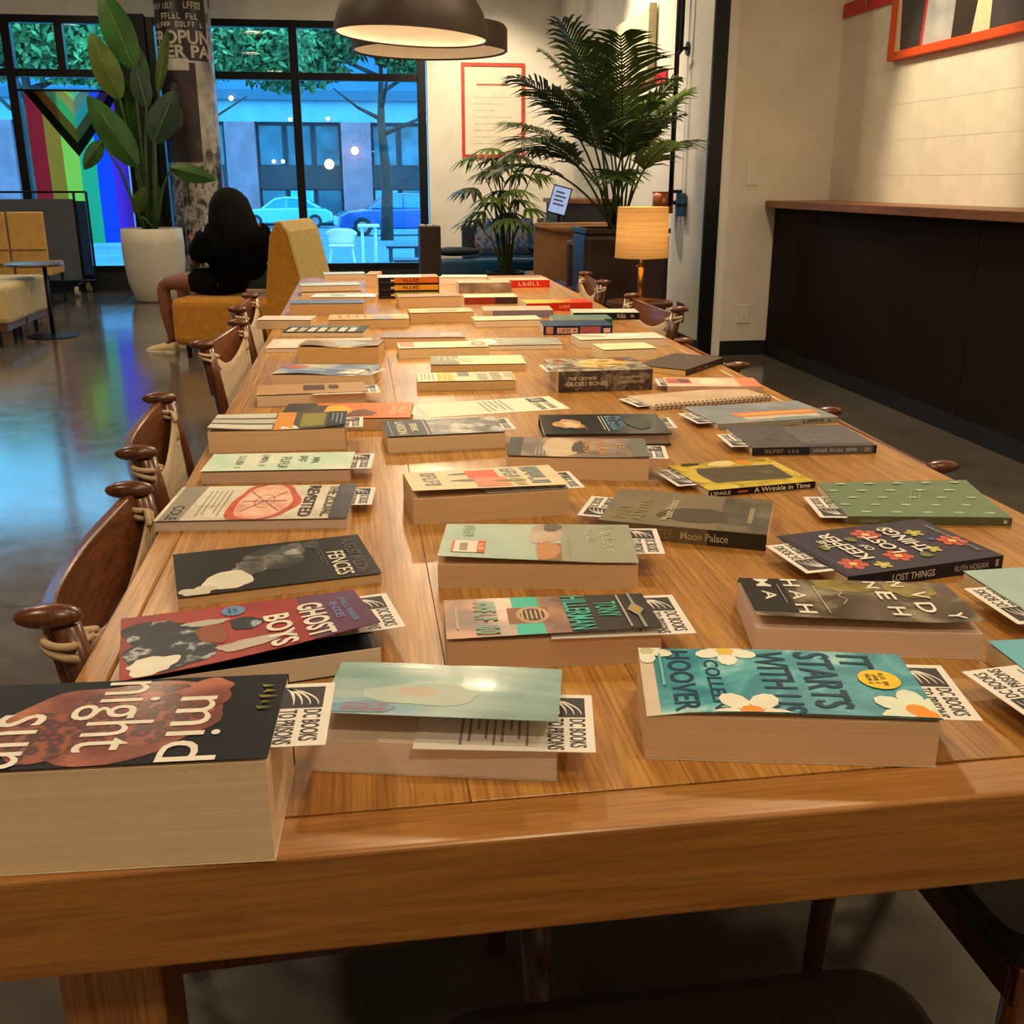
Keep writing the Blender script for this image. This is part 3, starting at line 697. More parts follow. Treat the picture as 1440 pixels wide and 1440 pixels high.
book('black and white fences', (251, 855), (538, 819), 841, (245, 780), cover=(30, 29, 29), pg=PG5, art=[
    ('e', .35, .52, .3, .16, 'ink_bwsoft', .3), ('e', .2, .62, .14, .07, 'ink_bw', .3), ('e', .55, .36, .16, .09, 'ink_bw', .4), ('e', .14, .72, .1, .05, (70, 68, 66), .2), ('e', .76, .25, .2, .12, (222, 216, 200), .25), ('e', .92, .1, .1, .08, (206, 200, 184), .6),
    ('t', 'FENCES', .38, .78, .94, .87, (232, 224, 200), .008), ('t', 'AUGUST WILSON', .1, .885, .93, .955, (96, 92, 88)), ('l', .2, .73, .7, .765, 2, (90, 86, 80))], label='thin dark fences paperback with a black and white photograph')
book('zodiac revisited', (217, 748), (489, 743), 733, (252, 685), cover='ink_aged', spine=(120, 108, 110), pg=(214, 186, 170), art=[
    ('p', [(0, .02), (1, .02), (1, .13), (0, .15)], (150, 144, 132)), ('t', 'COLE', .6, .05, .98, .11, (30, 28, 28)), ('r', .1, .16, .6, .3, (224, 218, 200)), ('l', .15, .18, .9, .32, 5, (170, 160, 146)),
    ('e', .5, .52, .6, .175, 'ink_burnt', .3), ('e', .5, .52, .53, .138, 'ink_map', .22), ('e', .5, .52, .2, .055, (206, 140, 116)), ('e', .5, .52, .17, .047, 'ink_map'), ('r', .49, .4, .51, .64, (110, 60, 46)), ('p', [(.2, .42), (.22, .42), (.8, .62), (.78, .62)], (110, 60, 46)), ('p', [(.78, .42), (.8, .42), (.22, .62), (.2, .62)], (110, 60, 46)),
    ('r', 0, .9, 1, 1, 'ink_slate'), ('t', 'REVISITED', .05, .73, .95, .8, (70, 50, 44)), ('t', 'THE ZODIAC', .05, .85, .95, .91, (90, 84, 80))], card=dict(out=.026, s=.08, w=.08),
    label='zodiac revisited paperback with an orange burnt map on its pale cover')
book('mint green lettered', (283, 681), (493, 677), 663, (294, 639), cover='ink_mint', pg=(208, 168, 138), art=[
    ('g', .15, .2, .9, .25, 7, (120, 150, 132)), ('g', .1, .36, .8, .41, 7, (120, 150, 132)), ('g', .25, .5, .9, .57, 5, (110, 140, 124)), ('g', .2, .62, .6, .68, 2, (120, 150, 132)), ('g', .3, .72, .7, .77, 3, (120, 150, 132))],
    card=dict(out=.03, s=.08, w=.085), label='mint green paperback with faint lettering, beside the zodiac book')
book('photo strip covered', (294, 638), (487, 632), 606, None, W=.12, cover=(96, 92, 84), pg=(220, 176, 122), lift=lambda s, t: -.006 * math.sin(t * math.pi) * s + .004 * s, art=[
    ('r', 0.02, .0, .3, .46, (210, 206, 190)), ('r', .38, .0, .62, .47, (196, 196, 178)), ('r', .7, .0, .95, .46, (216, 212, 196)), ('r', 0, .47, 1, .61, (224, 150, 74)), ('r', .1, .66, .9, .84, (150, 144, 70)), ('r', 0, .86, 1, 1, (60, 64, 74)), ('l', .1, .88, .9, .98, 3, (150, 150, 150))],
    card=dict(out=.028, s=.35, w=.075), label='thick tan-paged paperback with an olive and orange banded cover')
book('orange silhouette', (391, 606), (577, 604), 589, (399, 568), cover=(226, 122, 52), pg=(214, 160, 104), art=[
    ('r', 0, 0, 1, .24, (74, 66, 66)), ('e', .62, .3, .5, .14, (92, 76, 68), .3), ('e', .5, .42, .3, .12, (246, 178, 62), .4), ('e', .7, .62, .2, .12, (120, 74, 50), .5), ('g', .2, .84, .8, .88, 8, (246, 220, 180)), ('g', .3, .9, .7, .95, 3, (246, 220, 180))],
    card=dict(out=.008, s=.2, w=.07), label='orange paperback with grey hand silhouettes on its cover')
book('tan covered', (362, 573), (516, 567), 556, (373, 542), cover=(186, 146, 104), pg=PG1, art=[('r', .15, .42, .7, .62, (92, 70, 58)), ('g', .2, .66, .7, .75, 6, (96, 74, 62))],
    card=dict(out=.026, s=.3, w=.08), label='tan paperback with dark lettering near the left table edge')
book('blue painted', (382, 543), (523, 544), 526, None, W=.125, cover='ink_bluepic', pg=PG1, lift=lambda s, t: .003 * math.sin(t * 6) * s, art=[('e', .3, .15, .2, .12, (206, 110, 90), .3), ('r', .5, .5, .9, .8, (96, 120, 160))],
    card=dict(out=.022, s=.1, w=.08, rot=-.25), label='paperback with a blue and white painted cover, behind the tan one')
book('thick yellow-paged', (419.5, 511.5), (533, 512), 487, None, W=.105, cover='ink_brownpic', pg=(222, 166, 80), lift=lambda s, t: .0035 * math.sin(t * 7 + .6) * s, art=[('e', .5, .6, .3, .2, (170, 180, 190), .3)],
    label='thick yellow-paged small paperback with a wavy brown cover')
book('pale pink', (373, 496), (520, 494), 490, (381, 477), cover=(226, 196, 178), spine=(110, 84, 74), pg=PG4, art=[('r', .12, .1, .85, .92, (238, 214, 196))], label='thin pale pink paperback behind the thick yellow-paged one')
book('dark grid', (396, 474), (511, 474), 467, (405, 456), W=.13, cover=(52, 60, 60), pg=PG1, art=[
    *[('r', .3, .05 + k * .125, .92, .135 + k * .125, [(214, 206, 186), (196, 180, 150), (226, 214, 196)][k % 3]) for k in range(7)], ('r', .0, .0, .22, .9, (106, 128, 140))], label='dark paperback with a grid of pale pictures on its cover')
book('small cream', (361, 463), (438, 463), 450, None, W=.1, cover=(228, 206, 190), pg=(224, 180, 126), label='small cream paperback at the left table edge')
book('sand coloured', (462, 463), (576, 461), 450, None, W=.125, cover=(212, 176, 126), pg=(224, 172, 96), art=[('l', .1, .08, .8, .5, 4, (176, 140, 96)), ('r', .5, .55, .95, .78, (150, 160, 190)), ('e', .25, .85, .2, .1, (226, 206, 180), .3)], label='sand coloured paperback with small printed lines')
book('plain peach', (577, 455), (667, 453), 440, None, W=.105, cover=(232, 196, 152), pg=(218, 160, 84), art=[('r', .3, .3, .8, .75, (196, 150, 120))], label='thick peach covered paperback in the middle row')
book('slate blue topped', (408, 444), (512, 443), 427, None, W=.11, cover=(112, 130, 160), pg=(206, 152, 84), label='thick paperback with a slate blue cover at the left table edge')
book('light grey', (437, 425.5), (528, 425), 418, None, W=.12, cover=(206, 212, 216), pg=(230, 180, 116), art=[('e', .5, .4, .3, .12, (150, 170, 180), .2)], label='light grey paperback behind the slate blue one')
b1 = book('lower tan', (424, 416), (510, 414), 411, None, W=.13, cover=(206, 160, 116), pg=PG1, label='tan paperback at the bottom of the far left stack')
zA = TZ + BOOKS[-1][3] + .0012
book('upper grey', (424, 416), (508, 414), T=.022, W=.124, cover=(176, 190, 192), spine=(60, 60, 62), pg=(224, 190, 150), z0=zA, label='grey covered paperback on top of the far left stack', art=[('r', .2, .2, .8, .7, (190, 200, 200))])
book('far corner', (456, 392.5), (514, 391.5), 386, None, W=.125, cover=(190, 204, 210), spine=(70, 70, 72), pg=(206, 170, 136), label='thin pale paperback at the far end of the table')
book('little orange-brown', (514, 404), (531, 404), 386, None, W=.16, cover=(214, 160, 110), pg=(216, 164, 112), label='narrow orange-brown book standing out beside the pencil spines')
# stack of three with pencils on their spines
zz = TZ
for k, (pc, nm, col) in enumerate([((176, 168, 50), 'TANIER', (64, 58, 24)), ((232, 164, 46), 'GRUMPY', (96, 54, 16)), ((222, 112, 30), 'SMILEY', (110, 44, 16))]):
    P = atZ(533, 420.5, TZ)
    bk = book(['bottom olive pencil', 'middle yellow pencil', 'top orange pencil'][k], (533, 420.5), (618, 419), T=.0245, W=.125, ori='B', z0=zz, cover=[(60, 60, 60), (60, 60, 60), (190, 196, 206)][k], spine=(24, 20, 22), pg=PG1,
        sp=[('r', .26, .16, .985, .94, pc), ('r', .2, .4, .26, .7, (230, 196, 150)), ('r', .04, .2, .22, .34, (70, 60, 62))] +
           [('g', .4, .3, .72, .8, 6, col)], art=([('r', .0, .0, .9, .28, (168, 136, 104))] if k == 2 else ()),
        label=['bottom book of the pencil-spine stack, olive', 'middle book of the pencil-spine stack, yellow', 'top book of the pencil-spine stack, orange'][k])
    zz += .0262
book('brown topped', (561, 433), (650, 431), 418, None, W=.105, cover=(176, 140, 110), pg=(226, 176, 112), label='brown topped paperback in front of the pencil-spine stack')
# ---- far right rows
book('white far', (619, 400), (684, 400), 390, None, W=.13, cover=(230, 212, 192), pg=PG2, label='white covered paperback at the far right rows')
book('mottled brown', (645, 412), (719, 411), 398, None, W=.12, ori='B', cover=(206, 180, 156), spine='ink_brownpic', pg=PG2, label='book with a mottled brown spine in the far right rows')
book('red spined', (692, 405), (773, 404), 394.5, None, W=.12, ori='B', cover=(226, 186, 160), spine=(206, 44, 28), pg=PG2, sp=[('g', .45, .25, .85, .75, 5, (240, 180, 140))], label='book with a bright red spine in the far right rows')
book('red and brown spined', (653, 428), (728, 427), 418.5, None, W=.12, ori='B', cover=(226, 206, 176), spine=(166, 60, 40), pg=PG2, sp=[('r', .58, 0, 1, 1, (72, 48, 40))], label='book with a red and dark brown spine in the far rows')
book('yellow and red', (740, 438), (833, 436), 427, None, W=.115, ori='B', cover=(216, 64, 34), spine=(200, 46, 26), pg=(236, 214, 184), art=[('r', 0, .6, 1, 1, (226, 190, 80)), ('e', .5, .5, .4, .16, (238, 180, 80), .4), ('e', .6, .36, .3, .1, (240, 140, 60), .5)], sp=[('g', .5, .3, .66, .7, 5, (240, 170, 120))], label='paperback with a bright red and yellow cover')
book('lavender grey', (680, 447), (778, 446), 437, None, W=.12, ori='B', cover=(206, 180, 160), spine=(136, 126, 140), pg=PG2, sp=[('r', .0, 0, .13, 1, (216, 186, 150))], label='paperback with a lavender grey spine')
book('cream paged', (668, 461), (762, 459), 451, None, W=.10, cover=(236, 214, 184), pg=(240, 208, 160), label='cream paperback left of the navy spine')
book('navy spined', (764, 471), (861, 470), 458.5, None, W=.12, ori='B', cover=(44, 72, 104), spine=(22, 40, 74), pg=PG2, sp=[('r', .04, .1, .14, .9, (206, 130, 110)), ('r', .2, .15, .5, .75, (222, 170, 150)), ('r', .53, .1, .83, .9, (170, 90, 100)), ('r', .87, .2, .97, .7, (226, 180, 170)), ('g', .23, .25, .47, .65, 7, (60, 60, 90))], label='navy spined paperback with pink label blocks')
book('teal topped', (778, 459.5), (861, 458.5), 449, None, W=.1, ori='B', cover=(96, 130, 120), spine=(176, 176, 160), pg=PG2, sp=[('r', .86, 0, 1, 1, (50, 86, 76))], label='teal topped paperback behind the navy spine')
book('black spined', (806, 450), (899, 449.5), 440, None, W=.105, ori='B', cover=(196, 204, 190), spine=(28, 26, 26), pg=PG2, sp=[('g', .66, .25, .8, .8, 5, (190, 180, 160)), ('r', .87, .3, .92, .7, (150, 140, 130))], art=[('e', .5, .4, .3, .3, (226, 226, 210), .3)], label='silver topped paperback with a black spine, far right')
book('silver', (661, 493), (792, 491), 486, None, W=.125, cover='ink_silver', pg=PG2, art=[('p', [(.2, .3), (.9, .42), (.6, .98), (.1, .8)], (166, 172, 154)), ('e', .5, .2, .3, .12, (236, 232, 220), .3)], label='silvery grey glossy paperback in the middle rows')
book('white arc', (815, 490), (936, 487), 478, None, W=.105, cover=(226, 218, 200), pg=(232, 216, 186), art=[('p', [(.2, .02), (.3, .02), (.6, .34), (.5, .34)], (120, 70, 56)), ('e', .45, .62, .25, .14, (244, 240, 230), .2)], label='white glossy paperback at the right table edge')
book('cream blank', (848, 509), (924, 506), 492, None, W=.095, cover=(238, 222, 184), pg=(240, 216, 164), label='small cream paperback behind the marbled thick book')
# ---- middle column
book('rust dotted', (535, 489), (655, 488), 475, None, W=.11, cover=(150, 122, 116), pg=(222, 168, 100), art=[('r', .2, .7, .8, .95, (196, 166, 150))], label='brownish mauve paperback in the middle rows')
book('cream and coral', (561, 505), (688, 502), 490, None, W=.098, cover=(236, 206, 162), pg=(236, 204, 140), art=[('r', .0, .02, .8, .18, (222, 122, 90)), ('e', .5, .9, .35, .08, (196, 120, 100), .2), ('e', .5, .9, .2, .04, (236, 190, 170), .2)], label='cream paperback with a coral corner and pink round mark')
book('olive sleeve', (606, 523), (740, 521), 513, None, W=.12, cover=(238, 216, 176), pg=(226, 180, 100), art=[('r', 0, 0, 1, .3, (130, 126, 102)), ('e', .5, .36, .3, .1, (206, 186, 146), .4), ('l', .1, .05, .7, .25, 3, (170, 160, 130))], label='cream paperback with an olive sleeve at its left end')
book('yellow striped', (588, 551), (726, 548), 537, (575, 525), cover=(234, 214, 180), pg=(228, 184, 104), art=[('r', 0, .2, 1, .38, (234, 190, 60)), *[('r', .1, .22 + k * .05, .9, .235 + k * .05, (190, 140, 40)) for k in range(3)], ('l', .1, .02, .95, .18, 4, (150, 136, 120)), ('r', 0, .42, .5, .54, (120, 112, 104)), ('r', .2, .62, .9, .72, (176, 164, 148)), ('r', .1, .76, .95, .86, (170, 158, 142)), ('l', .1, .9, .95, .99, 3, (140, 130, 120))], label='cream paperback with a yellow band and grey text blocks')
book('black and silver erik larson', (546, 638), (711, 630), 614.5, (532, 593), cover=(40, 48, 56), pg=(226, 192, 138), art=[
    ('r', 0, .38, 1, 1, 'ink_bw'), ('r', 0, 0, 1, .36, (34, 46, 58)), ('t', 'ERIK', .25, .22, .75, .28, (216, 206, 180), .03), ('t', 'LARSON', .1, .1, .9, .18, (216, 206, 180), .03), ('r', .05, .345, .98, .355, (200, 190, 170)), ('r', .04, .04, .96, .05, (150, 150, 140)), ('e', .3, .52, .2, .08, (160, 156, 146), .3)],
    card=dict(out=.022, s=.1, w=.08), label='erik larson paperback with a black and white photo cover')
book('black glowing wing', (766, 629), (944, 627), 611, (753, 575), hard=True, W=.145, cover='ink_darkglow', pg=(150, 120, 104), art=[
    ('e', .5, .22, .25, .11, (196, 150, 96), .5), ('e', .55, .24, .14, .07, (226, 196, 150), .5), *[('p', [(.5 + .06 * k, .3), (.52 + .06 * k, .3), (.62 + .1 * k, .36), (.6 + .1 * k, .36)], (170, 140, 90)) for k in range(3)],
    ('g', .1, .54, .85, .6, 5, (110, 160, 196)), ('g', .12, .62, .9, .67, 6, (96, 150, 190)), ('l', .1, .48, .9, .53, 2, (200, 200, 190)), ('e', .5, .8, .3, .1, (84, 88, 84), .2)],
    card=dict(out=.02, s=.1, w=.08), label='black hardcover with blue lettering and a pale winged shape')
book('brown city', (712, 674), (912, 677), 641, (713, 616), cover='ink_city', pg=(222, 176, 122), lift=lambda s, t: .0015 - .002 * s * math.sin(t * 3.1), art=[
    ('r', 0, .0, 1, .1, (76, 80, 76)), ('e', .55, .38, .5, .14, (216, 192, 160), .3), ('e', .5, .52, .3, .06, (96, 80, 76), .3), ('g', .2, .54, .9, .59, 6, (206, 150, 76)), ('g', .2, .64, .9, .71, 4, (206, 150, 76)), ('g', .3, .78, .6, .84, 2, (206, 160, 96)), ('r', 0, .88, 1, 1, (120, 122, 112)), *[('r', .55, .2 + k * .025, .95, .207 + k * .025, (206, 196, 186)) for k in range(4)]],
    card=dict(out=.028, s=.3, w=.075), label='thick paperback with a smoky brown city picture and gold lettering')
book('cream skyline', (582, 739), (800, 724), 700, (558, 668), cover=(238, 220, 182), pg=(216, 164, 108), lift=lambda s, t: .002 + .007 * s * (1 - .6 * t), art=[
    ('g', .1, .1, .95, .2, 6, (140, 136, 140)), ('e', .25, .38, .05, .1, (130, 130, 116), .3), ('e', .6, .4, .06, .12, (130, 130, 116), .3), ('r', .1, .4, .5, .6, (232, 110, 80)), ('r', .5, .42, .95, .64, (236, 150, 124)), ('e', .7, .64, .05, .1, (150, 140, 110), .4),
    ('g', .08, .64, .55, .74, 4, (150, 166, 170)), ('g', .6, .66, .95, .74, 4, (196, 186, 150)), ('g', .05, .78, .9, .9, 5, (140, 160, 166))],
    card=dict(out=.022, s=.25, w=.08), label='thick cream paperback with a coral block and grey blue lettering')
book('seafoam sticker', (616, 827), (897, 829), 791, (627, 738), cover='ink_seafoam', pg=(218, 168, 112), lift=lambda s, t: .001 + .0065 * s * max(0, 1 - 1.25 * t), art=[
    ('r', 0, .62, 1, 1, (162, 164, 146)), ('e', .3, .54, .3, .085, 'ink_figure', .35), ('r', .55, .5, 1, .62, (150, 116, 90)), ('e', .1, .58, .12, .05, (110, 100, 88), .3), ('e', .75, .55, .25, .06, (196, 140, 96), .3),
    ('g', .05, .84, .75, .89, 13, (210, 206, 184)), ('g', .05, .755, .5, .8, 9, (210, 206, 184)), ('l', .3, .655, .95, .67, 1, (140, 150, 136)), ('g', .05, .1, .4, .16, 5, (170, 186, 170)),
    ('r', .55, .07, .88, .19, (238, 226, 206)), ('r', .55, .19, .88, .23, (216, 96, 66)), ('r', .62, .1, .84, .14, (160, 146, 136)), ('g', .62, .198, .82, .222, 2, (240, 200, 180)), ('r', .55, .06, .88, .07, (216, 96, 66))],
    card=dict(out=.032, s=.05, w=.085), label='grey green paperback with a red and white price sticker')
book('turquoise tony hillerman', (629, 944), (930, 931), 901, (618, 846), cover=(58, 52, 48), spine=(60, 50, 44), pg=(206, 152, 102), lift=lambda s, t: .0008 + .004 * s * t, art=[
    ('r', 0, 0, 1, .58, 'ink_sepia'), ('r', 0, .33, 1, .46, (70, 196, 176)), ('r', .3, .3, .72, .5, (150, 100, 74)), ('e', .5, .42, .22, .08, (196, 160, 120)), ('e', .5, .42, .16, .06, (70, 56, 50)), *[('r', .38, .365 + k * .022, .62, .374 + k * .022, (210, 180, 140)) for k in range(6)],
    ('t', 'HILLERMAN', .04, .58, .96, .7, (66, 190, 172), .01), ('t', 'TONY', .24, .73, .66, .84, (66, 190, 172), .01), ('l', .05, .845, .95, .875, 1, (190, 186, 170)), ('g', .1, .14, .95, .25, 8, (120, 170, 150)), ('l', .2, .04, .8, .07, 1, (200, 180, 150)),
    ('r', .0, .915, .4, .93, (150, 156, 150)), ('r', .62, .915, 1, .93, (150, 156, 150)), ('p', [(.3, .92), (.5, .88), (.7, .92), (.5, .96)], (150, 156, 150)), ('p', [(.37, .92), (.5, .895), (.63, .92), (.5, .945)], (196, 156, 70))],
    card=dict(out=.03, s=.02, w=.09), label='brown and turquoise tony hillerman paperback')
book('bright blue starts with us', (907, 1068), (1317, 1080), 1003, (883, 914), cover='ink_tealwater', spine=(206, 190, 160), pg=(226, 178, 124), lift=lambda s, t: .001 - .004 * max(0, .15 - t) / .15 * s + .002 * math.sin(t * 3), art=[
    ('r', 0, 0, 1, .05, (216, 200, 176)), ('t', 'HOOVER', .04, .1, .98, .19, (16, 58, 86), .02), ('t', 'COLLEEN', .2, .235, .96, .29, (16, 58, 86), .015), ('t', 'WITH US', .04, .43, 1.0, .55, (16, 58, 86), .02), ('t', 'STARTS', .04, .585, .92, .72, (16, 58, 86), .02), ('t', 'IT', .06, .75, .28, .87, (16, 58, 86), .02),
    ('f', .05, .33, .024, (240, 240, 226), (226, 196, 70), 5), ('f', .99, .36, .03, (238, 236, 220), (236, 150, 50), 5), ('f', .9, .93, .03, (226, 236, 216), (236, 150, 40), 6), ('e', .98, .95, .1, .04, (238, 150, 40), .2), ('f', .05, .03, .02, (236, 236, 220), (200, 200, 150), 5),
    ('e', .46, .86, .15, .075, (246, 206, 40)), ('g', .36, .865, .56, .885, 9, (90, 70, 10)), ('g', .39, .84, .53, .858, 7, (90, 70, 10)), ('g', .38, .815, .54, .833, 7, (90, 70, 10)), ('l', .1, .06, .6, .09, 1, (120, 190, 190))],
    card=dict(out=.03, s=.12, w=.09), label='bright blue starts with us paperback with white flowers, near right')
book('black and gold lettered', (1060, 919), (1379, 928), 880, (1014, 815), cover='ink_forest', pg=(222, 186, 160), lift=lambda s, t: .002 + .009 * s * (1 - .55 * t) + .004 * s * max(0, t - .75) * 4, art=[
    ('r', 0, 0, .9, .2, (34, 33, 31)), ('e', .16, .5, .16, .16, 'ink_goldleaf', .3), ('e', .22, .8, .2, .12, 'ink_goldleaf', .3),
    ('t', 'M', .02, .07, .24, .14, WHT), ('t', 'A', .36, .08, .6, .14, WHT), ('t', 'H', .02, .2, .22, .28, WHT), ('t', 'A', .34, .21, .58, .28, WHT), ('t', 'H', .7, .2, .92, .28, WHT), ('t', 'N', .04, .6, .22, .66, WHT), ('t', 'N', .02, .72, .16, .79, WHT), ('t', 'E', .3, .62, .5, .7, WHT), ('t', 'H', .68, .62, .88, .7, WHT), ('t', 'V', .28, .78, .46, .86, WHT), ('t', 'D', .56, .76, .8, .84, WHT), ('t', 'Y', .8, .86, .96, .93, WHT),
    *[('p', [(.25 + .1 * k, .43 + .03 * (k % 2)), (.26 + .1 * k, .43 + .03 * (k % 2)), (.36 + .1 * k, .43 + .03 * ((k + 1) % 2)), (.35 + .1 * k, .43 + .03 * ((k + 1) % 2))], WHT) for k in range(4)], ('l', .2, .16, .7, .175, 1, (170, 166, 150)), ('l', .2, .33, .9, .345, 1, (200, 196, 180))],
    label='thick glossy dark paperback with scattered white letters and lifting cover')
# ---- right column (spine to the camera, head to the left)
book('marbled crown', (785, 552), (917, 547.5), 523, (766, 494), ori='B', W=.158, cover='ink_marble', spine='ink_marbledark', pg=(230, 206, 170), art=[('e', .55, .45, .35, .28, 'ink_goldmarble', .3), ('e', .3, .5, .06, .03, (176, 60, 30), .3), ('e', .75, .2, .08, .06, (160, 60, 40), .4), ('e', .8, .86, .08, .06, (160, 60, 40), .4), ('p', [(.3, .1), (.33, .1), (.6, .8), (.57, .8)], (120, 90, 50))],
    sp=[('t', 'THE CROWN', .1, .56, .4, .72, (226, 214, 190)), ('t', 'GILDED BONES', .08, .28, .52, .48, (226, 214, 190)), ('t', 'JENNIFER L', .64, .56, .9, .7, (196, 184, 160)), ('t', 'ARMENTROUT', .62, .34, .92, .48, (196, 184, 160))],
    card=dict(out=.022, s=.1, w=.08), label='very thick marbled grey crown of gilded bones book')
book('dark turned', (964, 529), (1017, 511), T=.014, W=.125, ori='B', cover=(92, 80, 72), spine=(56, 46, 44), pg=(226, 176, 90), sp=[('r', .3, .3, .36, .7, (160, 70, 50)), ('r', .5, .3, .54, .7, (150, 130, 110))], label='dark brown paperback lying askew at the right table edge')
book('pink and cream', (939, 551.5), (1072, 552), 543, (925, 531), ori='B', cover=(232, 200, 176), spine=(216, 178, 158), pg=PG2, art=[('r', 0, .0, 1, .22, (222, 140, 110)), ('r', .3, .72, .9, .98, (190, 110, 96)), ('e', .5, .5, .4, .16, (238, 220, 200), .3), ('e', .6, .8, .2, .06, (110, 90, 90), .4)], card=dict(out=.018, s=.1, w=.08), label='pink and cream paperback at the right table edge')
book('grey sunset striped', (1009, 604.5), (1178, 593.5), 596.5, (974, 572), ori='B', cover='ink_greyblue', spine=(150, 152, 150), pg=PG2, art=[('r', .28, .06, .5, .75, (226, 140, 96)), ('r', .1, .1, .26, .72, (210, 196, 170)), ('r', .08, .2, .14, .5, (120, 170, 180)), ('r', .36, .1, .42, .7, (240, 190, 110)), ('g', .54, .2, .8, .7, 6, (170, 180, 186))], sp=[('g', .7, .2, .95, .8, 7, (60, 60, 64))], card=dict(out=.03, s=.12, w=.085), label='grey blue paperback with an orange striped picture')
book('slate grey', (1057, 641), (1232, 637), 630, (1020, 601), ori='B', hard=False, cover='ink_slate', spine=(44, 42, 48), pg=PG2, art=[('r', .1, .0, .95, .55, (104, 104, 110)), ('g', .3, .62, .6, .8, 4, (124, 120, 116)), ('g', .3, .2, .6, .44, 5, (136, 134, 136))], sp=[('r', .46, .04, .97, .96, (92, 92, 104)), ('g', .1, .25, .38, .75, 9, (140, 128, 106)), ('g', .49, .3, .84, .72, 16, (186, 184, 186)), ('r', .9, .2, .95, .8, (150, 140, 140))], card=dict(out=.03, s=.1, w=.085), label='slate grey paperback with lettered black and grey spine')
book('yellow bordered wrinkle', (996, 699.5), (1146, 686), 690, (934, 655), ori='B', cover='ink_yellowleaf', spine=(30, 22, 24), pg=PG2, art=[('p', [(.18, .12), (.72, .08), (.78, .8), (.6, .86), (.22, .84)], (92, 82, 66)), ('e', .9, .5, .1, .14, (232, 214, 150), .3), ('e', .88, .3, .09, .08, (226, 140, 40), .4), ('g', .34, .2, .58, .76, 7, (126, 112, 90)), ('e', .95, .8, .05, .1, (60, 56, 30), .4)], sp=[('t', "L'ENGLE", .02, .2, .2, .7, (226, 214, 190)), ('p' if 0 else 'r', .27, .3, .36, .6, (196, 90, 60)), ('t', 'A Wrinkle in Time', .42, .15, .95, .85, (236, 228, 206))], card=dict(out=.03, s=.25, w=.085), label='a wrinkle in time paperback with a yellow leafy border')
book('taupe skyline', (841, 752.5), (1077, 775), 731, (875, 687), ori='B', cover='ink_taupe', spine=(112, 98, 74), pg=PG4, art=[
    ('r', 0, 0, 1, .3, 'ink_stonegrey'), ('e', .35, .45, .22, .2, (84, 76, 62), .3), ('r', .2, .3, .5, .5, (84, 76, 62)), ('t', 'PAUL', .12, .84, .5, .93, (150, 134, 84), .02), ('t', 'AUSTER', .08, .74, .72, .82, (150, 134, 84), .02), ('t', 'Moon Palace', .15, .58, .75, .64, (206, 196, 160)), ('r', .25, .1, .7, .13, (150, 140, 110))],
    sp=[('r', .66, 0, 1, 1, (58, 52, 42)), ('t', 'AUSTER', .26, .2, .46, .8, (146, 128, 86)), ('t', 'Moon Palace', .5, .25, .78, .75, (196, 180, 140))], card=dict(out=.03, s=.1, w=.085), label='taupe paperback with a dark stone building on its cover')
book('sage green patterned', (1191, 737.5), (1422, 739.5), 727, (1155, 677), ori='B', W=.15, cover=(112, 134, 106), spine=(96, 104, 78), pg=PG2, lift=lambda s, t: .001 + .006 * s * s * (1 - t), art=[
    *[('e', .12 + .2 * r, .1 + .19 * c + (.09 if r % 2 else 0), .02, .035, (188, 200, 166)) for r in range(5) for c in range(5)], ('p', [(.4, .52), (.7, .44), (.7, .446), (.4, .526)], (160, 170, 140)), ('p', [(.4, .46), (.7, .38), (.7, .386), (.4, .466)], (160, 170, 140))],
    sp=[('r', .0, .12, 1, .88, (92, 96, 70)), ('r', .95, .3, .97, .7, (226, 222, 200)), ('g', .08, .3, .2, .7, 5, (150, 150, 120))], card=dict(out=.034, s=.0, w=.09), label='thin sage green paperback with pale dashes all over')
book('navy floral keeper', (1190, 832), (1408, 801), 811, (1083, 755), ori='B', cover=(58, 54, 72), spine=(34, 32, 46), pg=PG2, art=[
    ('f', .22, .86, .016, (206, 96, 80), (240, 200, 120), 6), ('f', .26, .55, .016, (206, 96, 80), (240, 200, 120), 6), ('f', .78, .5, .017, (206, 96, 80), (240, 200, 120), 6), ('f', .42, .1, .017, (206, 96, 80), (240, 200, 120), 6),
    ('f', .12, .72, .010, (196, 186, 90), (226, 216, 130), 5), ('f', .3, .3, .010, (196, 186, 90), (226, 216, 130), 5), ('f', .68, .22, .011, (196, 186, 90), (226, 216, 130), 5), ('e', .6, .86, .06, .03, (120, 130, 60), .4), ('e', .2, .4, .06, .03, (120, 130, 60), .4), ('e', .7, .64, .06, .03, (120, 130, 60), .4), ('e', .85, .34, .06, .03, (120, 130, 60), .4), ('e', .5, .2, .03, .02, (90, 110, 180), .3),
    ('t', 'THE', .56, .8, .76, .85, WHT, .02), ('t', 'KEEPER', .26, .7, .9, .79, WHT, .02), ('t', 'OF', .42, .61, .56, .66, WHT), ('t', 'LOST', .3, .47, .74, .56, WHT, .02), ('t', 'THINGS', .26, .3, .86, .4, WHT, .02), ('t', 'RUTH HOGAN', .15, .06, .8, .09, (160, 150, 150)), *[('r', .0, .94 + k * .012, 1, .943 + k * .012, (100, 96, 108)) for k in range(4)]],
    sp=[('t', 'LOST THINGS', .28, .25, .55, .72, (206, 200, 190)), ('t', 'RUTH HOGAN', .68, .3, .9, .7, (170, 160, 160)), ('r', .95, .3, .97, .8, (160, 150, 150))], card=dict(out=.034, s=.12, w=.09, rot=-.06), label='navy keeper of lost things paperback with red flowers')
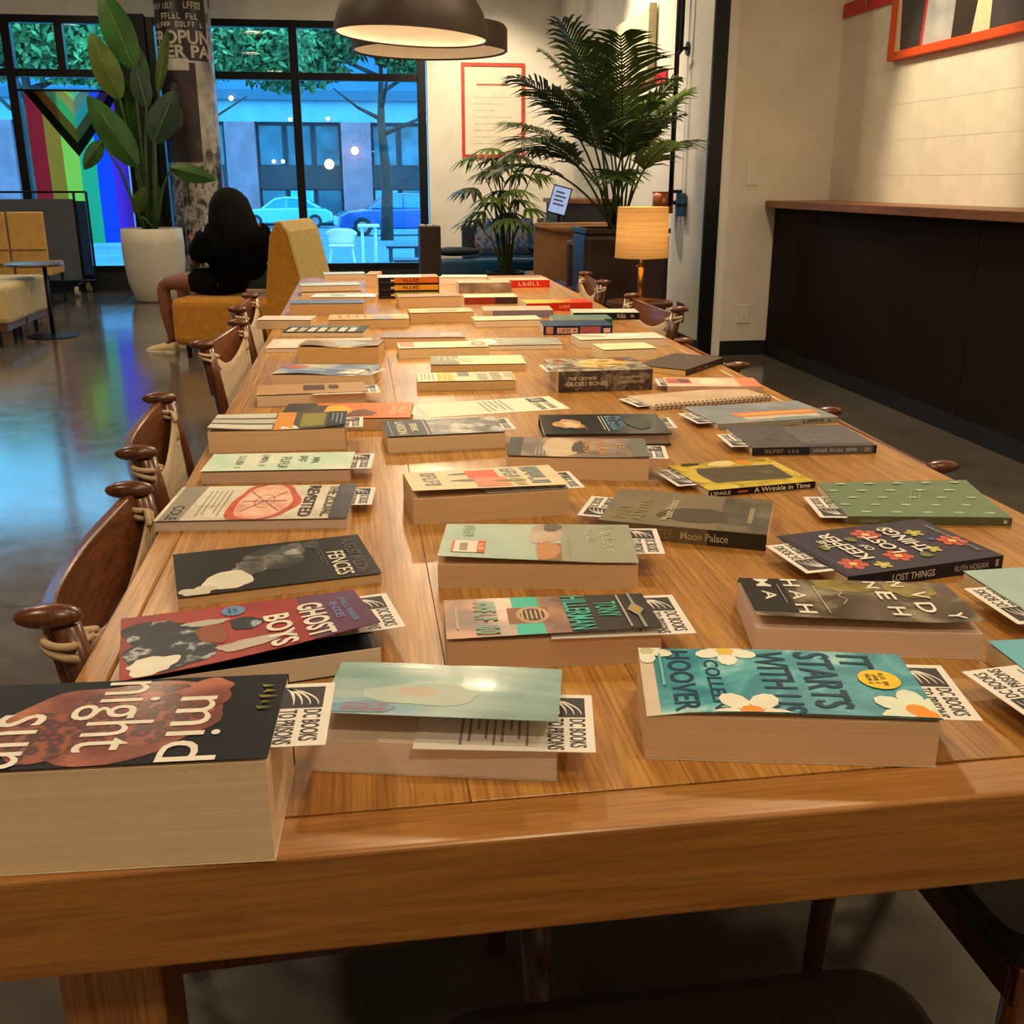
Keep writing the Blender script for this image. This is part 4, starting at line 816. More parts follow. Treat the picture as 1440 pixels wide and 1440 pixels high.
book('pale sky blue', (1470, 903), (1690, 887), T=.018, W=.14, ori='B', cover=(168, 196, 194), pg=(230, 206, 150), art=[('e', .6, .4, .3, .3, (226, 220, 196), .3)], card=dict(out=.026, s=.05, w=.09), label='pale sky blue paperback cut off at the right, below the navy floral one')
book('cyan', (1525, 1043), (1790, 1026), T=.02, W=.14, ori='B', cover=(110, 186, 206), pg=(230, 204, 150), art=[('e', .6, .4, .3, .3, (220, 226, 206), .3)], card=dict(out=.044, s=.1, w=.09, rot=.12), label='cyan paperback cut off at the right near corner of the table')
# ---- spiral notebook
Pn = atZ(921, 578, TZ); Pe = atZ(1086, 563.5, TZ); un = (Pe - Pn).normalized(); vn = Vector((0, 0, 1)).cross(un); Ln = (Pe - Pn).length
nb = thing('spiral_notebook', 'beige spiral bound notebook beside the pink and cream paperback', 'notebook')
nb.matrix_world = Matrix(((un.x, vn.x, 0, Pn.x), (un.y, vn.y, 0, Pn.y), (0, 0, 1, TZ + .0003), (0, 0, 0, 1)))
MB().box((0, .006, 0), (Ln, .115, .006)).build('page_block', pages('pages_nb', PG2), nb)
MB().box((0, .004, .006), (Ln, .116, .0068)).build('cover', M('notebook_beige', (206, 180, 150), .5), nb)
wire = M('black_wire', (50, 44, 42), .4, .6)
ring = MB().tube([(0, .004 + .0055 * math.cos(a), .0045 + .0055 * math.sin(a)) for a in [i * 2 * math.pi / 10 for i in range(11)]], .0008, 5).mesh('ring', wire)
for k in range(26):
    o = bpy.data.objects.new('ring', ring); COL.objects.link(o); o.parent = nb; o.location = (.006 + k * (Ln - .012) / 25, 0, .001)
cd = thing('book_card', 'white printed card sticking out of the spiral notebook', 'card', group='white cards tucked into the books')
cd.matrix_world = nb.matrix_world @ Matrix.Translation((-.026 + .13, .02, .0062 - .0006)) @ Matrix.Rotation(math.pi / 2, 4, 'Z')
MB().box((0, 0, 0), (.08, .13, .0004)).build('card_sheet', cardm, cd)
p_ = MB(); card_print(p_, lambda x, y: (x, y, .0006), .08, .13); p_.build('card_print', card_inks, cd)
# ---- white information sheet on the table (its square code is left out)
q = [atZ(603, 588, TZ), atZ(802, 575, TZ), atZ(777, 551, TZ), atZ(590, 557, TZ)]
O = q[0]; ux = (q[1] - q[0]).normalized(); vy = Vector((0, 0, 1)).cross(ux); sl = (q[1] - q[0]).length; sw = .125
sh = thing('paper_sheet', 'white printed paper sheet lying flat between the books', 'paper')
sh.matrix_world = Matrix(((-vy.x, ux.x, 0, O.x + vy.x * sw), (-vy.y, ux.y, 0, O.y + vy.y * sw), (0, 0, 1, TZ + .0003), (0, 0, 0, 1)))
MB().box((0, 0, 0), (sw, sl, .0004)).build('sheet', M('sheet_cream', (240, 230, 206), .6, var=.02), sh)
p_ = MB(); f_ = lambda x, y: (x, y, .0007)
text_lines(p_, f_, .012, sl * .42, sw - .012, sl * .62, 5, 2)
p_.add([f_(.01, sl * .8), f_(.05, sl * .8), f_(.05, sl * .93), f_(.01, sl * .93)], [(0, 1, 2, 3)], 0)
for k in range(3): p_.add([(.014 + .01 * k, sl * .82, .0009), (.019 + .01 * k, sl * .82, .0009), (.024 + .008 * k, sl * .91, .0009), (.021 + .008 * k, sl * .91, .0009)], [(0, 1, 2, 3)], 1)
put_text(p_, 'DC BOOKS', f_, .055, sl * .88, .112, sl * .93, 0); put_text(p_, 'TO PRISONS', f_, .055, sl * .8, .118, sl * .85, 0)
p_.build('print', card_inks, sh)
# ================================================================== CHAIRS
cw_ = wood('chair_walnut', (74, 38, 20), (112, 62, 34), 'Z', .3, 1.2, coat=.3)
cwy = wood('chair_walnut_rail', (84, 44, 22), (124, 70, 38), 'Y', .3, 1.2, coat=.3)
canvas_m = M('canvas_linen', (186, 160, 124), .9, var=.1, scale=60, bmp=.25, sheen=.2)
strap_m = M('canvas_strap', (196, 170, 134), .9, var=.08, scale=40)
leather = M('seat_leather', (44, 30, 25), .5, var=.15, scale=30, bmp=.08)
def make_chair():
    t = thing('dining_chair', 'walnut chair', 'chair', group='walnut chairs around the long table')
    hw = .205
    for s in (-1, 1):
        # rear post leaning back, with a rounded knob on top, and the leg below
        mb = MB().tube([(-.04, s * hw, .005), (.045, s * hw, .36), (.05, s * hw, .46), (.012, s * hw, .70), (0, s * hw, .775)], [.012, .016, .017, .015, .013], 10)
        mb.build('rear_leg', cw_, t, smooth=True)
        k = MB().ball((-.014, s * hw, .785), (.031, .0135, .0115), 16)
        k.build('knob', cw_, t, smooth=True)
        MB().tube([(.46, s * .2, 0), (.44, s * .2, .41)], [.014, .02], 10).build('front_leg', cw_, t, smooth=True)
        MB().bar((.0, s * .2, .22), (.45, s * .2, .24), .018, .03).build('stretcher', cw_, t, bevel=.003)
        MB().bar((.04, s * .2, .40), (.46, s * .2, .405), .024, .045).build('seat_rail', cw_, t, bevel=.003)
        # cloth loops round the post
        lp = MB()
        for z, dz in ((.762, -.012), (.752, -.035)):
            pts = []
            for i in range(13):
                a = -math.pi * .15 + i / 12 * math.pi * 1.3
                pts.append((-.002 - .019 * math.sin(a), s * hw + s * .019 * -math.cos(a), z - dz * .2 * math.sin(a)))
            pts = [(.014, s * (hw - .045), z + dz)] + pts + [(.014, s * (hw - .03), z + dz)]
            lp.tube(pts, .004, 6)
        lp.build('strap', strap_m, t, smooth=True)
    # curved top rail bowing away from the sitter
    def rail(u, v):
        a = (u - .5) * 2; return (-.035 * (1 - a * a) - .004 + (v - .5) * -.02, a * hw, .66 + v * .122 - .022 * (1 - a * a) * v)
    MB().grid(rail, 20, 3).build('back_rail', cwy, t, smooth=False, solid=.016, bevel=.003)
    # canvas back pad slung between the posts
    def can(u, v):
        a = (u - .5) * 2
        top = .762 - .05 * (1 - a * a); z = .47 + (top - .47) * v
        x = .010 + .035 * (1 - v) ** 1.2 - .004 * (1 - a * a) * v
        return (x, a * (hw - .015 - .02 * (1 - v)), z)
    MB().grid(can, 16, 12).build('canvas_back', canvas_m, t, smooth=True, solid=.004)
    # padded seat with rounded corners
    pts = []
    for cx, cy, a0 in ((.42, .17, 0), (.1, .17, 90), (.1, -.17, 180), (.42, -.17, 270)):
        for i in range(7):
            a = math.radians(a0 + i * 15); pts.append((cx + .055 * math.cos(a), cy + .055 * math.sin(a), .424))
    MB().prism(pts, (0, 0, .034)).build('seat', leather, t, bevel=.012, smooth=False)
    for x in (.05, .45): MB().bar((x, -.2, .4), (x, .2, .4), .022, .04).build('cross_rail', cw_, t, bevel=.003)
    return t
ch0 = make_chair()
spots = [(-.284, 1.115, 1.5, 'walnut chair with linen back, nearest on the left side of the table', 0), (-.338, 1.72, 5.4, 'walnut chair with linen back, second on the left side from the near end', 0),
         (-.35, 2.78, -6, 'walnut chair with linen back, third on the left side from the near end', 0), (-.365, 3.52, 0, 'walnut chair with linen back, farthest on the left by the mustard lounge chair', 0),
         (1.07, .95, 180, 'dark walnut chair at the near right corner, only its legs in view under the table', -.004), (.876, 1.645, 180, 'walnut chair behind the slate grey paperback, only its knobs above the right edge', -.05),
         (.876, 2.56, 181, 'walnut chair on the right side below the return wall, knob just above the table edge', -.045), (.93, 3.27, 186, 'walnut chair on the right with curved rail showing, in front of the table lamp', .006),
         (.95, 4.25, 178, 'walnut chair at the far right end of the table', 0), (.25, .265, 90, 'dark padded chair tucked under the near end of the table', -.0)]
for i, (x, y, a, lb, dz) in enumerate(spots):
    o = ch0 if i == 0 else copy_tree(ch0)
    o.location = (x, y, 0); o.rotation_euler = (0, 0, math.radians(a)); o.scale = (1, 1, 1 + dz / .79); o['label'] = lb
# ================================================================== LOUNGE FURNITURE
must = M('mustard_fabric', (190, 128, 34), .9, var=.1, scale=30, bmp=.1, sheen=.1)
creamf = M('cream_fabric', (222, 196, 130), .9, var=.06, scale=30, bmp=.1)
LX, LY, LR = -.84, 7.62, math.radians(-22)
lc = thing('lounge_chair', 'mustard and cream lounge chair with a tall tapered back, holding the seated person', 'chair', (LX, LY, 0), math.radians(-13))
MB().box((-.37, -.38, .09), (.36, .38, .41)).build('seat', must, lc, bevel=.05)
bk = [(.30, 0, .12), (.56, 0, .12), (.55, 0, .5), (.47, 0, .84), (.43, 0, .9), (.39, 0, .9), (.35, 0, .82), (.30, 0, .45)]
MB().prism([(p[0], -.37, p[2]) for p in bk], (0, .74, 0)).build('backrest', must, lc, bevel=.03, fix=True)
bk2 = [(.562, 0, .13), (.58, 0, .13), (.57, 0, .5), (.49, 0, .85), (.44, 0, .915), (.39, 0, .915), (.39, 0, .902), (.43, 0, .902), (.473, 0, .84), (.552, 0, .5)]
MB().prism([(p[0], -.36, p[2]) for p in bk2], (0, .72, 0)).build('back_panel', creamf, lc, fix=True)
for x in (-.29, .46):
    for y in (-.3, .3): MB().tube([(x, y, 0), (x, y, .1)], [.015, .022], 10).build('leg', black, lc)
# second seat block carrying on to the right, beyond the backrest
# ------------------------------------------------------------------ person
skinm = M('skin_tone', (132, 78, 56), .5, var=.06, scale=20)
clothb = M('black_cotton', (6, 6, 7), .95, spec=.1, var=.2, scale=40)
hairm = M('dark_hair', (5, 4, 4), .8, spec=.15, var=.3, scale=60)
def skin_obj(name, chains, mat, parent=None, sub=1, root=0):
    """chains: list of [(x,y,z,r),...]; points with equal coordinates are merged into one skeleton"""
    bm = bmesh.new(); lay = bm.verts.layers.skin.verify(); reg = {}
    def vert(p):
        k = tuple(round(c, 4) for c in p[:3])
        if k not in reg:
            v = bm.verts.new(p[:3]); r = p[3]; v[lay].radius = (r, r) if not isinstance(r, tuple) else r; v[lay].use_root = (len(reg) == 0); reg[k] = v
        return reg[k]
    for c in chains:
        for a, b_ in zip(c[:-1], c[1:]):
            va, vb = vert(a), vert(b_)
            if va is not vb and not bm.edges.get((va, vb)): bm.edges.new((va, vb))
    me = bpy.data.meshes.new(name); bm.to_mesh(me); bm.free(); me.materials.append(mat)
    o = bpy.data.objects.new(name, me); COL.objects.link(o)
    q = o.modifiers.new('skin', 'SKIN'); q.use_smooth_shade = True
    q = o.modifiers.new('sub', 'SUBSURF'); q.levels = sub; q.render_levels = sub
    if parent: o.parent = parent
    return o
TW = math.radians(-38)
def tw(p):
    x, y = p[0] - .05, p[1]; c, s_ = math.cos(TW), math.sin(TW)
    return (.05 + x * c - y * s_, x * s_ + y * c) + tuple(p[2:])
pel = (0.04, 0, .52, .13)
chains = [[pel, (.06, 0, .66, .12), (.05, 0, .80, .125), (.01, 0, .91, .07), (-.03, 0, .96, .048), (-.055, 0, 1.01, .065), (-.065, 0, 1.06, .085), (-.06, 0, 1.12, .06)],
          [(-.055, 0, 1.01, .065), (-.12, 0, 1.0, .035)], [(-.065, 0, 1.06, .085), (-.148, 0, 1.045, .014)]]
for s in (-1, 1):
    chains.append([pel, (-.02, s * .1, .495, .088), (-.26, s * .12, .50, .074), (-.47, s * .13, .485, .056), (-.46, s * .13, .30, .05), (-.43, s * .13, .09, .034), (-.47, s * .13, .045, .03), (-.56, s * .135, .03, .025)])
    W_ = (-.36, s * .13, .72, .026); Pm = (-.42, s * .10, .755, .028)
    chains.append([(.05, 0, .80, .125), (.045, s * .17, .85, .058), (-.06, s * .25, .64, .045), (-.2, s * .21, .66, .04), W_, Pm])
    for k, (dy, ln) in enumerate(((.030, .05), (.012, .06), (-.006, .058), (-.022, .045))):
        chains.append([Pm, (-.45, s * (.10 + dy * .8), .775, .0095), (-.45 - ln * .5, s * (.10 + dy) - s * .012, .79, .009), (-.45 - ln * .6, s * (.10 + dy) - s * .03, .80 + ln * .2, .0075)])
    chains.append([W_, (-.40, s * .07, .775, .011), (-.425, s * .055, .80, .009)])
chains = [[tw(p) if p[2] > .6 else p for p in c] for c in chains]
pr = skin_obj('person', chains, skinm)
tag(pr, 'person in black top and shorts with long dark hair, seated looking at a phone', 'person')
pr.location = (LX - .05, LY - .02, 0); pr.rotation_euler = (0, 0, LR)
sh_ = [[(.05, 0, .50, .2), (.07, 0, .62, .215), (.065, 0, .78, .205), (.03, 0, .90, .11), (0, 0, .935, .06)]]
for s in (-1, 1): sh_.append([(.065, 0, .78, .205), (.05, s * .185, .815, .1), (-.0, s * .24, .71, .09), (-.035, s * .255, .64, .084)])
sh_ = [[tw(p) if p[2] > .6 else p for p in c] for c in sh_]
skin_obj('tshirt', sh_, clothb, pr)
so_ = [[(.05, 0, .525, .16), (.045, 0, .6, .15)]]
for s in (-1, 1): so_.append([(.05, 0, .525, .16), (-.03, s * .1, .505, .114), (-.17, s * .115, .505, .098), (-.27, s * .12, .503, .092)])
skin_obj('shorts', so_, clothb, pr)
hr_ = [[(-.07, 0, 1.11, .075), (-.05, 0, 1.075, .112), (-.01, 0, 1.01, .125), (.05, 0, .93, .16), (.09, 0, .83, .18), (.11, 0, .73, .165), (.12, 0, .64, .12)],
        [(-.01, 0, 1.01, .125), (-.07, .075, .98, .05), (-.08, .09, .88, .045), (-.075, .09, .8, .025)], [(-.01, 0, 1.01, .125), (-.07, -.075, .98, .05), (-.08, -.09, .88, .045), (-.075, -.09, .8, .025)]]
skin_obj('hair', [[tw(p) for p in c] for c in hr_], hairm, pr)
shoe_m = M('cream_sneaker', (222, 196, 150), .7, var=.06)
for s in (-1, 1):
    so = MB()
    prof = [(-.40, .0, .036, .06), (-.42, .0, .04, .085), (-.48, .0, .042, .07), (-.55, .0, .045, .05), (-.61, .0, .04, .035), (-.645, 0, .02, .018)]
    vs = []
    for (x, _, hw, h) in prof:
        for (a, b_) in ((-1, 0), (1, 0), (.95, .5), (.5, 1), (-.5, 1), (-.95, .5)): vs.append((x, s * .132 + a * hw, .004 + b_ * h))
    so.add(vs, [(i * 6 + j, i * 6 + (j + 1) % 6, (i + 1) * 6 + (j + 1) % 6, (i + 1) * 6 + j) for i in range(5) for j in range(6)] + [tuple(range(6)), tuple(range(35, 29, -1))])
    sb = so.build('shoe', shoe_m, pr, smooth=True, sub=1, fix=True)
    MB().prism([(x, s * .132 + a * hw * 1.05, 0) for (x, a, hw) in [(p[0], -1, p[2]) for p in prof] + [(p[0], 1, p[2]) for p in reversed(prof)]], (0, 0, .014)).build('sole', M('sole_white', (232, 222, 200), .7), sb, fix=True)
rot = Matrix.Rotation(LR, 4, 'Z')
ph = thing('phone', 'pale phone held up in the hands of the seated person', 'phone', (pr.location + (rot @ Vector(tw((-.45, 0, .80))))), LR + TW)
b_ = MB().box((-.004, -.038, -.075), (.004, .038, .075)).build('case', M('phone_case', (226, 206, 196), .4), ph, bevel=.004); b_.rotation_euler = (0, math.radians(35), 0)
sc_ = MB().box((.004, -.034, -.07), (.0045, .034, .07)).build('screen', M('phone_screen', (40, 44, 52), .1, emit=(180, 190, 220), estr=.6), b_)

# ------------------------------------------------------------------ cream bench, pedestal table, tan chairs, wheeled board
creamb = M('bench_cream', (206, 184, 132), .85, var=.07, scale=25, bmp=.08)
for k, (y0, y1, lb) in enumerate([(8.02, 8.5, 'nearer cream block of the long upholstered bench at the left edge'), (8.51, 9.05, 'farther cream block of the upholstered bench, beside the pedestal table')]):
    t = thing('upholstered_bench', lb, 'bench', (-3.4, (y0 + y1) / 2, 0), group='cream bench blocks')
    hd = (y1 - y0) / 2
    MB().box((-1.3, -hd, .17), (.87, hd, .45)).build('cushion', creamb, t, bevel=.04)
    MB().box((-1.25, -hd + .02, .12), (.83, hd - .02, .172)).build('base', wood('bench_base', (96, 58, 34), (120, 76, 46), 'X'), t)
    for x in (-1.15, .75):
        for y in (-hd + .06, hd - .06): MB().tube([(x, y, 0), (x, y, .125)], .018, 8).build('leg', black, t)
t = thing('laptop', 'closed grey laptop lying on the cream bench', 'laptop', (-2.95, 8.2, .4505))
MB().box((-.16, -.11, 0), (.16, .11, .009)).build('base', M('laptop_grey', (96, 104, 120), .3, .6), t, bevel=.003)
MB().box((-.16, -.11, .0095), (.16, .11, .017)).build('lid', M('laptop_lid', (110, 120, 138), .3, .6), t, bevel=.003)
t = thing('side_table', 'small round dark pedestal table in front of the cream bench', 'table', (-2.42, 8.62, 0))
MB().lathe([(0, 0), (.2, 0), (.2, .008), (.03, .02), (0, .02)], n=36).build('base', black, t, smooth=False)
MB().tube([(0, 0, .01), (0, 0, .545)], .016, 12).build('pole', black, t, smooth=True)
MB().lathe([(0, .545), (.2, .545), (.215, .555), (.21, .565), (0, .565)], c=(-.07, 0, 0), n=40).build('table_top', wood('side_table_top', (66, 40, 28), (92, 58, 40), 'X', .3), t)
tanp = M('tan_panel', (226, 176, 96), .7, var=.06, scale=12)
for (p0, p1, lb) in ((12, 63, 'tan wooden lounge chair back behind the pedestal table'), (-45, 9, 'tan wooden lounge chair back cut off at the left edge')):
    Y = 10.6; xa_ = atY(p0, 330, Y).x; xb_ = atY(p1, 330, Y).x; zt_ = atY(30, 298, Y).z
    t = thing('tan_chair', lb, 'chair', ((xa_ + xb_) / 2, Y, 0), group='tan chairs behind the cream bench'); hw = (xb_ - xa_) / 2
    MB().box((-hw, 0, .42), (hw, .05, zt_)).build('backrest', tanp, t, bevel=.012)
    MB().box((-hw, -.012, .55), (hw, 0, .56)).build('seam', M('tan_seam', (150, 108, 60), .7), t)
    MB().box((-hw, .05, .3), (hw, .55, .42)).build('seat', tanp, t, bevel=.02)
    for x in (-hw + .03, hw - .03):
        for y in (.03, .52): MB().tube([(x, y, 0), (x, y, .31)], .014, 8).build('leg', black, t)
Y = 12.0; xa_ = atY(-60, 330, Y).x; xb_ = atY(109, 330, Y).x; xc_ = atY(128, 330, Y).x; zt_ = atY(60, 280, Y).z; zt2 = atY(60, 270, Y).z
t = thing('rolling_board', 'grey rolling display board on casters in front of the rainbow flag', 'board', (0, Y, 0))
MB().box((xa_, -.03, .16), (xb_, 0, zt_)).build('panel', M('board_grey', (92, 96, 108), .6, var=.05), t)
MB().box((xb_ + .02, .01, .2), (xc_ - .02, .02, zt_ - .02)).build('blue_panel', M('board_blue', (20, 60, 110), .4), t)
fr_ = MB()
for x in (xa_, xb_ + .01, xc_): fr_.tube([(x, 0, .12), (x, 0, zt2)], .013, 8)
fr_.tube([(xa_, 0, zt2), (xc_, 0, zt2)], .011, 8); fr_.tube([(xa_, 0, .14), (xc_, 0, .14)], .013, 8); fr_.tube([(xb_, -.3, .12), (xb_, .25, .12)], .016, 8)
fr_.build('frame', black, t)
for y in (-.28, .22):
    w_ = MB().tube([(xb_ - .02, y, .055), (xb_ + .02, y, .055)], .055, 16).build('caster', M('caster_cream', (206, 190, 150), .5), t)
    MB().box((xb_ - .03, y - .02, .06), (xb_ + .03, y + .02, .12)).build('fork', black, t)
# ------------------------------------------------------------------ poster column
PCX = atY(268, 150, 11.95).x; PCR = .275
pc = thing('poster_column', 'round column pasted over with black and white posters beside the big planter', 'column', (PCX, 11.95, 0))
MB().tube([(0, 0, 0), (0, 0, ZC)], PCR, 40, cap=False).build('column_core', MN('column_paper', [(.35, (120, 116, 108)), (.5, (186, 182, 172)), (.65, (214, 210, 200))], 3), pc, smooth=True)
def cyl(a, z, o=.002): return ((PCR + o) * math.sin(a), -(PCR + o) * math.cos(a), z)
def poster(a0, a1, z0_, z1_, mat, o=.0015, nm='poster'):
    return MB().grid(lambda u, v: cyl(math.radians(a0 + (a1 - a0) * u), z0_ + (z1_ - z0_) * v, o), 14, 1).build(nm, mat, pc, smooth=True)
p_dark = MN('poster_dark', [(.3, (34, 30, 32)), (.6, (58, 50, 52)), (.75, (120, 110, 106))], 4)
p_brown = MN('poster_brown', [(.3, (44, 34, 34)), (.6, (70, 56, 56)), (.8, (150, 140, 130))], 5)
p_mix = MN('poster_mixed', [(.38, (26, 24, 24)), (.48, (110, 106, 98)), (.56, (206, 200, 190)), (.66, (60, 58, 54))], 7, detail=6)
zP = lambda y: atY(268, y, 11.68).z
poster(-95, 60, zP(85), zP(-90), p_dark); poster(-80, 25, zP(228), zP(88), p_brown); poster(-90, 100, zP(400), zP(230), p_mix)
poster(60, 100, zP(85), zP(-90), p_mix, .001); poster(38, 95, zP(215), zP(130), MN('poster_pale', [(.36, (170, 166, 158)), (.6, (214, 210, 202))], 9), .0012)
poster(-62, 12, zP(99), zP(82), M('poster_white', (214, 206, 196), .7), .003)
ltr = MB()
for s_, za, zb_, a0, a1 in (('AFROPUNK', 62, 42, -100, 92), ('AFTER PARTY', 81, 63, -100, 130), ) :
    put_text(ltr, s_, lambda u, v: cyl(math.radians(a0 + (a1 - a0) * u), zP(za) + (zP(zb_) - zP(za)) * v, .005), 0, 0, 1, 1, 0, .03)
for n_, za, zb_, a0, a1 in ((13, 38, 30, -60, 50), (9, 27, 18, -40, 40), (5, 12, 2, 10, 48), (10, 12, 4, -70, -10)):
    glyphs(ltr, lambda u, v: cyl(math.radians(a0 + (a1 - a0) * u), zP(za) + (zP(zb_) - zP(za)) * v, .005), 0, 0, 1, 1, n_, 0)
ltr.build('poster_lettering', M('poster_ink_cream', (206, 198, 184), .7), pc)
fg = MB()
for (a, y, ra, ry) in ((-25, 130, 9, 16), (-25, 165, 16, 22), (40, 218, 9, 9), (70, 214, 9, 10)):
    n = 14; fg.add([cyl(math.radians(a + ra * math.cos(q)), zP(y + ry * math.sin(q)), .0045) for q in [i * 2 * math.pi / n for i in range(n)]], [tuple(range(n))])
fg.build('poster_figure', MN('poster_grey_face', [(.3, (60, 54, 52)), (.7, (140, 132, 126))], 16), pc)
# ------------------------------------------------------------------ blue bench with cushions
bluel = M('blue_leather', (44, 108, 168), .22, var=.1, scale=10, coat=.4)
SX0 = atY(618, 360, 10.4).x
t = thing('blue_sofa', 'glossy blue leather bench seat below the far white wall', 'sofa', (SX0, 10.4, 0))
MB().box((0, 0, .12), (.66, .75, .44)).build('seat_cushion', bluel, t, bevel=.04)
MB().box((.67, 0, .12), (1.4, .75, .44)).build('seat_cushion', bluel, t, bevel=.04)
MB().box((.3, .72, .12), (1.4, .84, .74)).build('backrest', M('sofa_back', (60, 66, 78), .5), t, bevel=.03)
for x in (.06, 1.34): MB().tube([(x, .1, 0), (x, .1, .13)], .02, 8).build('leg', black, t)
cush = MN('cushion_pattern', [(.3, (20, 50, 96)), (.42, (46, 110, 170)), (.5, (150, 150, 160)), (.58, (86, 50, 66)), (.7, (24, 32, 56))], 4.5, dist=1.8, rough=.8)
for k, x in enumerate((.56, .89, 1.22)):
    o = MB().grid(lambda u, v: ((u - .5) * .3, -.05 * (math.sin(math.pi * u) * math.sin(math.pi * v)) ** .5, v * .36), 12, 12)
    o.grid(lambda u, v: ((.5 - u) * .3, .05 * (math.sin(math.pi * u) * math.sin(math.pi * v)) ** .5, v * .36), 12, 12)
    c = o.build('cushion', cush, smooth=True); c.location = (SX0 + x, 10.4 + .5, .462); c.rotation_euler = (math.radians(-16), 0, math.radians((-4, 3, -2)[k]))
    tag(c, ['abstract blue and pink patterned cushion at the left of the blue sofa', 'abstract blue patterned cushion in the middle of the blue sofa', 'abstract blue patterned cushion at the right of the blue sofa'][k], 'cushion', 'patterned cushions on the blue sofa')
tag(MB().ball((SX0 + .17, 10.42+.2, .5), (.26, .16, .045), 16).build('bolster', M('bolster_dark', (34, 40, 48), .7), smooth=True), 'flat dark cushion lying at the left end of the blue sofa', 'cushion')
# dark upright divider at the left of the bench
Y = 8.6; xa_ = atY(591, 340, Y).x; xb_ = atY(620, 340, Y).x; zt_ = atY(605, 317, Y).z
t = thing('upright_divider', 'dark brown upright panel box with pale top edges, left of the blue sofa', 'divider', ((xa_ + xb_) / 2, Y, 0)); hw = (xb_ - xa_) / 2
br_ = M('divider_brown', (60, 40, 33), .5)
MB().box((-hw, 0, 0), (hw, .3, zt_ - .008)).build('body', br_, t, bevel=.004)
for k in range(3): MB().box((-hw + .012 + k * hw * .66, .02, zt_ - .009), (-hw + .012 + k * hw * .66 + hw * .45, .28, zt_)).build('top_strip', M('divider_pale', (206, 190, 170), .6), t)
# tan and brown armchairs with their backs to the camera
tanl = M('tan_leather', (150, 106, 68), .5, var=.08, scale=14, bmp=.05); brl = M('brown_leather', (88, 54, 38), .45, var=.1, scale=14)
def armchair(xa_, xb_, Y, zt_, mat, lb, arms=True, dp=.6):
    t = thing('armchair', lb, 'chair', ((xa_ + xb_) / 2, Y, 0), group='leather armchairs by the palm'); hw = (xb_ - xa_) / 2
    MB().box((-hw, 0, .2), (hw, .07, zt_)).build('backrest', mat, t, bevel=.02)
    MB().grid(lambda u, v: (-hw + 2 * hw * u, -.012 - .01 * math.sin(math.pi * u), zt_ - .02 - (.02 + .05 * math.sin(math.pi * u)) * v), 12, 2).build('back_fold', mat, t, smooth=True, solid=.006)
    MB().box((-hw, .06, .22), (hw, dp, .42)).build('seat', mat, t, bevel=.03)
    if arms:
        for s in (-1, 1): MB().box((s * hw - .04, .02, .2), (s * hw + .04, .58, .58)).build('arm', mat, t, bevel=.02)
    for x in (-hw + .05, hw - .05):
        for y in (.05, dp - .07): MB().tube([(x, y, 0), (x, y, .21)], .016, 8).build('leg', black, t)
armchair(atY(752, 340, 8.6).x, atY(752, 340, 8.6).x + .62, 8.6, atY(770, 313, 8.6).z, tanl, 'tan leather armchair seen from behind, left of the dark planter', False)
armchair(atY(798, 350, 7.9).x, atY(798, 350, 7.9).x + .4, 7.9, atY(800, 338, 7.9).z, brl, 'brown leather armchair edge squeezed between the tan chair and the planter', False)
armchair(atY(809, 350, 7.2).x, atY(809, 350, 7.2).x + .2, 7.22, atY(812, 329, 7.22).z, brl, 'narrow brown leather chair back next to the dark planter', False, .5)
# ------------------------------------------------------------------ bar shelf, tablet, copper and blue wall lamps
t = thing('side_counter', 'dark service counter with a wooden top behind the palm', 'counter', (2.0, 9.9, 0))
MB().box((-.15, -.4, 0), (.32, .45, .98)).build('body', M('counter_navy', (34, 36, 46), .5), t, bevel=.004)
MB().box((-.18, -.44, .98), (.32, .47, 1.02)).build('counter_top', ctop, t, bevel=.004)
Pk = atY(787, 282, 9.28)
t = thing('tablet_kiosk', 'lit tablet screen on a black stand beside the plants', 'tablet', (Pk.x, Pk.y, 0))
k_ = MB().box((-.085, -.008, -.125), (.085, .008, .125)).build('tablet_body', black, t, bevel=.006); k_.location = (0, 0, Pk.z); k_.rotation_euler = (math.radians(-12), math.radians(14), math.radians(-20))
s_ = MB().box((-.075, -.0095, -.112), (.075, -.008, .112)).build('screen', M('tablet_screen', (150, 170, 210), .2, emit=(150, 176, 226), estr=.55), k_)
l_ = MB()
for k in range(4): l_.box((-.05, -.0102, .06 - k * .035), (.03 + .02 * (k % 2), -.0096, .075 - k * .035))
l_.build('screen_text', M('tablet_ink', (80, 96, 140), .3), s_)
MB().tube([(0, .02, Pk.z - .1), (.02, .06, .02)], .018, 10).build('stand', black, t); MB().tube([(.02, .06, 0), (.02, .06, .02)], .1, 24).build('foot', black, t)
copper = M('copper_shade', (196, 110, 64), .35, .5, var=.1)
P = atX(932, 285, XS - .1)
t = thing('wall_lamp', 'copper drum wall lamp on the side wall above the table lamp', 'lamp', (P.x, P.y, P.z))
MB().tube([(0, 0, -.075), (0, 0, .075)], .075, 28, cap=False).build('shade', copper, t, smooth=True, solid=.003)
MB().tube([(0, 0, .07), (0, 0, .078)], .078, 28).build('top_disc', copper, t)
MB().tube([(.05, 0, 0), (.1, 0, 0)], .015, 8).build('bracket', black, t)
P = atX(957, 288, XS - .04)
t = thing('wall_sconce', 'small blue and black cylinder fixed to the side wall near the corner trim', 'lamp', P)
MB().tube([(0, 0, -.08), (0, 0, .08)], .034, 20).build('cylinder', M('sconce_blue', (40, 90, 140), .4), t, smooth=False)
MB().tube([(0, 0, -.012), (0, 0, .008)], .036, 20).build('band', black, t)
